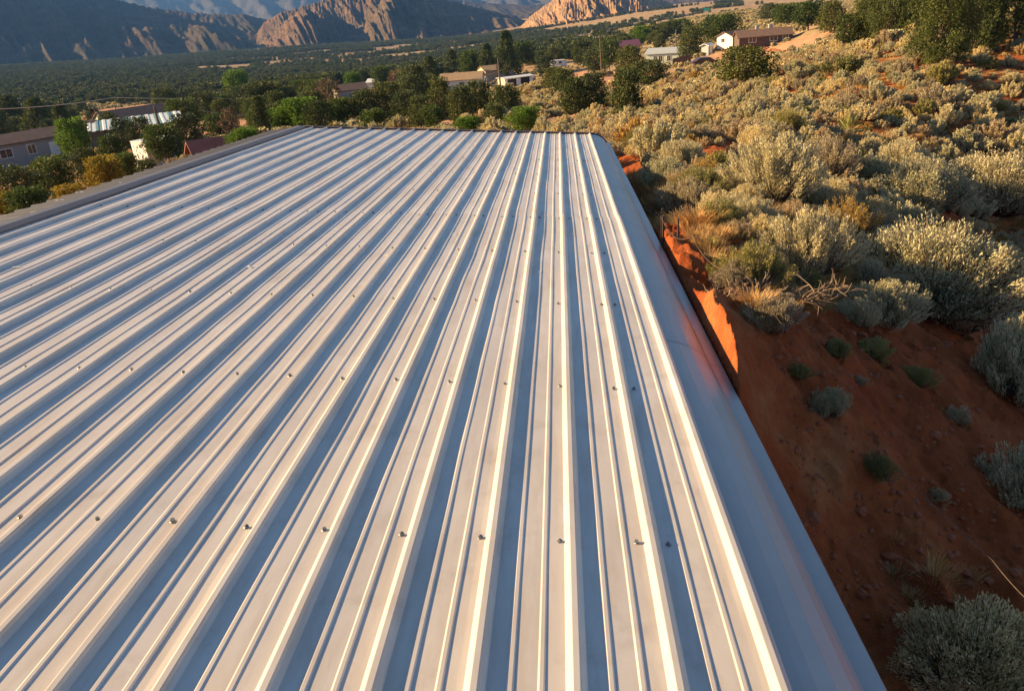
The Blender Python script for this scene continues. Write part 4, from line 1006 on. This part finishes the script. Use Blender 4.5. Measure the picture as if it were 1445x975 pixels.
MB().prism([(-2.4, .5), (2.2, .5), (2.6, 1.4), (2.2, 2.6), (-2.3, 2.7)], -1.1, 1.1).build('body', MT['white'], o); MB().box((.3, -1.12, 1.9), (1.0, .05, .6)).build('window', MT['glass'], o)
MB().tube([(-.3, -.9, .35), (-.3, 1.0, .35)], .35, 12).build('wheel', MT['rubber'], o)
# green road sign
p = ground_at(997, 21); o = thing('road_sign', 'green highway sign on the far plain', 'sign', p, math.radians(-10)); MB().box((0, 0, 5), (7, .15, 3.4)).build('sign_panel', paint('sign_green', (.02, .32, .20), .5, .05, 1), o)
for sx in (-2.5, 2.5): MB().tube([(sx, .15, -1), (sx, .15, 5)], .14, 6).build('post', MT['screw'], o)
# plank fence in front of the pale green home
p0 = ground_at(950, 97); p1 = ground_at(975, 92); o = thing('wooden_fence', 'brown wooden fence right of the pale green home', 'fence', p0); n_ = 24
for i in range(n_):
    q = p0+(p1-p0)*i/n_; b = MB().box((0, 0, .7), (.28, .05, 1.9+.2*math.sin(i*2.3))).build('plank', MT['wood'], o); b.location = (q-p0).tolist()
# utility poles
def pole(label, px, py, hpx, arm=True, t=None, lean=0, rz=20):
    p = ground_at(px, py) if t is None else at(px, py, t); dep = project(p)[2]; h_ = min(12.5, hpx*dep/F*1.1); o = thing('utility_pole', label, 'utility pole', p, math.radians(rz)); o.rotation_euler = (0, math.radians(lean), math.radians(rz))
    MB().tube([(0, 0, -.5), (0, 0, h_)], [.2, .12], 8).build('shaft', MT['pole'], o)
    if arm:
        MB().box((0, -.16, h_-.5), (2.4, .12, .14)).build('crossarm', MT['pole'], o)
        for a in (-1.05, -.4, .4, 1.05): MB().tube([(a, -.16, h_-.43), (a, -.16, h_-.22)], .06, 6).build('insulator', MT['white'], o)
    return p, h_
PO = []
PO.append(pole('utility pole with crossarm in the open field at left', 141, 183, 32))
PO.append(pole('utility pole beside the bright green poplar', 316, 164, 30, rz=0))
PO.append(pole('dark utility pole in front of the striped carport', 232, 204, 46, False, lean=-2))
PO.append(pole('thin utility pole left of the green-walled house', 167, 168, 18, False))
PO.append(pole('brown pole behind the end of the mobile home', 97, 200, 34, False, lean=-3))
PO.append(pole('reddish utility pole standing left of the white garage', 707, 130, 40, False, lean=-1))
PO.append(pole('leaning utility pole left of the purple-roofed house', 849, 104, 50, True, lean=-1))
PO.append(pole('utility pole above the pale green home', 954, 72, 28, False))
po = pole('transformer pole before the white gabled house', 684, 134, 26, False)
ob = [o_ for o_ in COL.objects if o_.get('label') == 'transformer pole before the white gabled house'][0]; MB().tube([(.35, 0, po[1]-1.6), (.35, 0, po[1]-.6)], .32, 10).build('transformer', MT['grey_roof'], ob)
def wire(label, pts, sag=1.2, rad=.05, name='power_line', cat='power line', mat='wire', n=14):
    P = []
    for a, b in zip(pts[:-1], pts[1:]):
        for i in range(n): t = i/n; P.append(np.array(a)*(1-t)+np.array(b)*t-np.array([0, 0, sag*4*t*(1-t)]))
    P.append(np.array(pts[-1])); o = MB().tube(P, rad, 4).build(name, MT[mat]); return tag(o, label, cat)
def air(px, py, t): return C0+ray(px, py)*t
wire('pale power line sagging across the left valley', [air(-120, 156, 120), air(160, 138, 165), air(420, 133, 260)], .6, .06)
wire('power line from the left poplar towards the tall pine', [air(300, 138, 170), air(520, 124, 190), air(707, 100, 210)], 1.5, .045)
wire('lower power line above the far roof edge', [air(260, 152, 120), air(480, 143, 130), air(690, 112, 160)], 1.5, .035)
# steel fence post and wires near the roof
PT = C0+ray(932, 305)*8.6; p = np.array([PT[0]+.02, PT[1], h1(PT[0], PT[1])]); hp = PT[2]-p[2]
o = thing('fence_post', 'dark steel fence post standing just right of the roof edge', 'fence post', p); m = MB(); m.box((0, 0, hp/2-.15), (.035, .008, hp+.3)); m.box((0, -.014, hp/2-.15), (.008, .02, hp+.3)); m.build('post', MT['pole'], o)
for k in range(7): MB().box((0, .008, .2+.12*k), (.014, .012, .02)).build('stud', MT['pole'], o)
q = ground_at(975, 388)
o2 = thing('wooden_stake', 'short pale stake right of the steel fence post', 'stake', ground_at(957, 345)); MB().box((0, 0, .05), (.018, .018, .32)).build('stake', MT['wood'], o2)
wire('thin slack fence wire running down from the steel post', [PT, np.array(q)+[0, 0, .35], np.array(ground_at(1040, 440))+[0, 0, .25]], .12, .0022, 'fence_wire', 'wire', 'bark')
wire('thin wire stretched over the shaded red slope at lower right', [np.array(ground_at(1068, 468))+[0, 0, .25], air(1240, 630, 5.6), air(1400, 790, 4.3), air(1490, 880, 3.8)], .02, .0018, 'guy_wire', 'wire', 'bark')
# rocks by the brown house
for i in range(14):
    p = ground_at(1062+i*3.4, 69+random.uniform(-1, 3)); o = link('boulder', stone_mesh(50+i)); s = random.uniform(.6, 1.4); o.scale = (s, s, s); o.location = p.tolist(); tag(o, ('first', 'second', 'third', 'fourth', 'fifth', 'sixth', 'seventh', 'eighth', 'ninth', 'tenth', 'eleventh', 'twelfth', 'thirteenth', 'last')[i]+' pale boulder from the left before the dark brown house', 'rock', 'boulders in front of the brown house')

# ------------------------------------------------------------------ labels of the scattered plants, from the nearest landmark
LM = [('yucca', 1197, 195), ('steel fence post', 934, 330), ('far right roof corner', 835, 189), ('largest sagebrush', 1305, 400), ('lone broad juniper', 1053, 100), ('big forward juniper', 1322, 70),
      ('egg-shaped juniper', 885, 140), ('pale green home', 941, 85), ('brown house', 1078, 60), ('white garage', 733, 118), ('bright green poplar', 340, 135), ('far left roof corner', 405, 184), ('striped carport', 200, 190),
      ('tallest dark pine', 718, 80), ('white gabled house', 650, 120), ('dark-roofed small house', 500, 135), ('grey mobile home', 60, 220), ('four narrow cypresses', 270, 145), ('dirt track', 790, 165), ('dark hollow', 1180, 280),
      ('thicket edge', 1210, 60), ('right picture edge', 1445, 250), ('right edge near the thicket', 1445, 120), ('camper', 788, 95), ('fanning dead branches', 1120, 430), ('round juniper', 714, 150), ('purple-roofed house', 884, 75)]
grp = {}
for o, desc, px, py, dep in NAMEIT:
    d, nm, lx, ly = min((math.hypot(px-a, (py-b)*1.6), n_, a, b) for n_, a, b in LM); dx, dy = px-lx, (py-ly)*1.6
    w = ('left of' if dx < 0 else 'right of') if abs(dx) > abs(dy) else ('above' if dy < 0 else 'below')
    if 'edge' in nm and 'picture' in nm and dx > 0: w = 'at'
    grp.setdefault((desc, w, nm), []).append((d, o))
ORD = ['nearest', 'second nearest', 'third nearest', 'fourth nearest', 'fifth nearest', 'sixth nearest', 'seventh nearest', 'eighth nearest', 'ninth nearest', 'tenth nearest', 'eleventh nearest', 'twelfth nearest']+[w_+' nearest' for w_ in ('thirteenth', 'fourteenth', 'fifteenth', 'sixteenth', 'seventeenth', 'eighteenth', 'nineteenth', 'twentieth', 'twenty-first', 'twenty-second', 'twenty-third', 'twenty-fourth', 'twenty-fifth', 'twenty-sixth', 'twenty-seventh', 'twenty-eighth', 'twenty-ninth', 'thirtieth')]
for (desc, w, nm), L_ in grp.items():
    for i, (d, o) in enumerate(sorted(L_, key=lambda t: t[0])):
        o['label'] = f'{desc} {w} the {nm}' if len(L_) == 1 else f'{ORD[i]} {desc} {w} the {nm}' if i < 30 else f'{desc} among the farther ones {w} the {nm}'

# ------------------------------------------------------------------ air
hz = MB(); hz.box((0, 0, 0), (30000, 30000, 1)); 
zt, zb_ = 720, -120
me = hz.mesh('haze', MT['white']); me.materials.clear()
for v in me.vertices: v.co.z = zt if v.co.z > 0 else zb_
km = Nodes('haze_air'); vol = km.n('ShaderNodeVolumePrincipled'); vol.inputs['Density'].default_value = 7e-5; vol.inputs['Color'].default_value = (.16, .40, 1, 1); vol.inputs['Anisotropy'].default_value = .2
km.l(vol.outputs[0], km.t.nodes['Material Output'].inputs['Volume']); km.t.nodes.remove(km.b); me.materials.append(km.m)
tag(link('haze', me), 'thin blue air over the valley', kind='stuff')
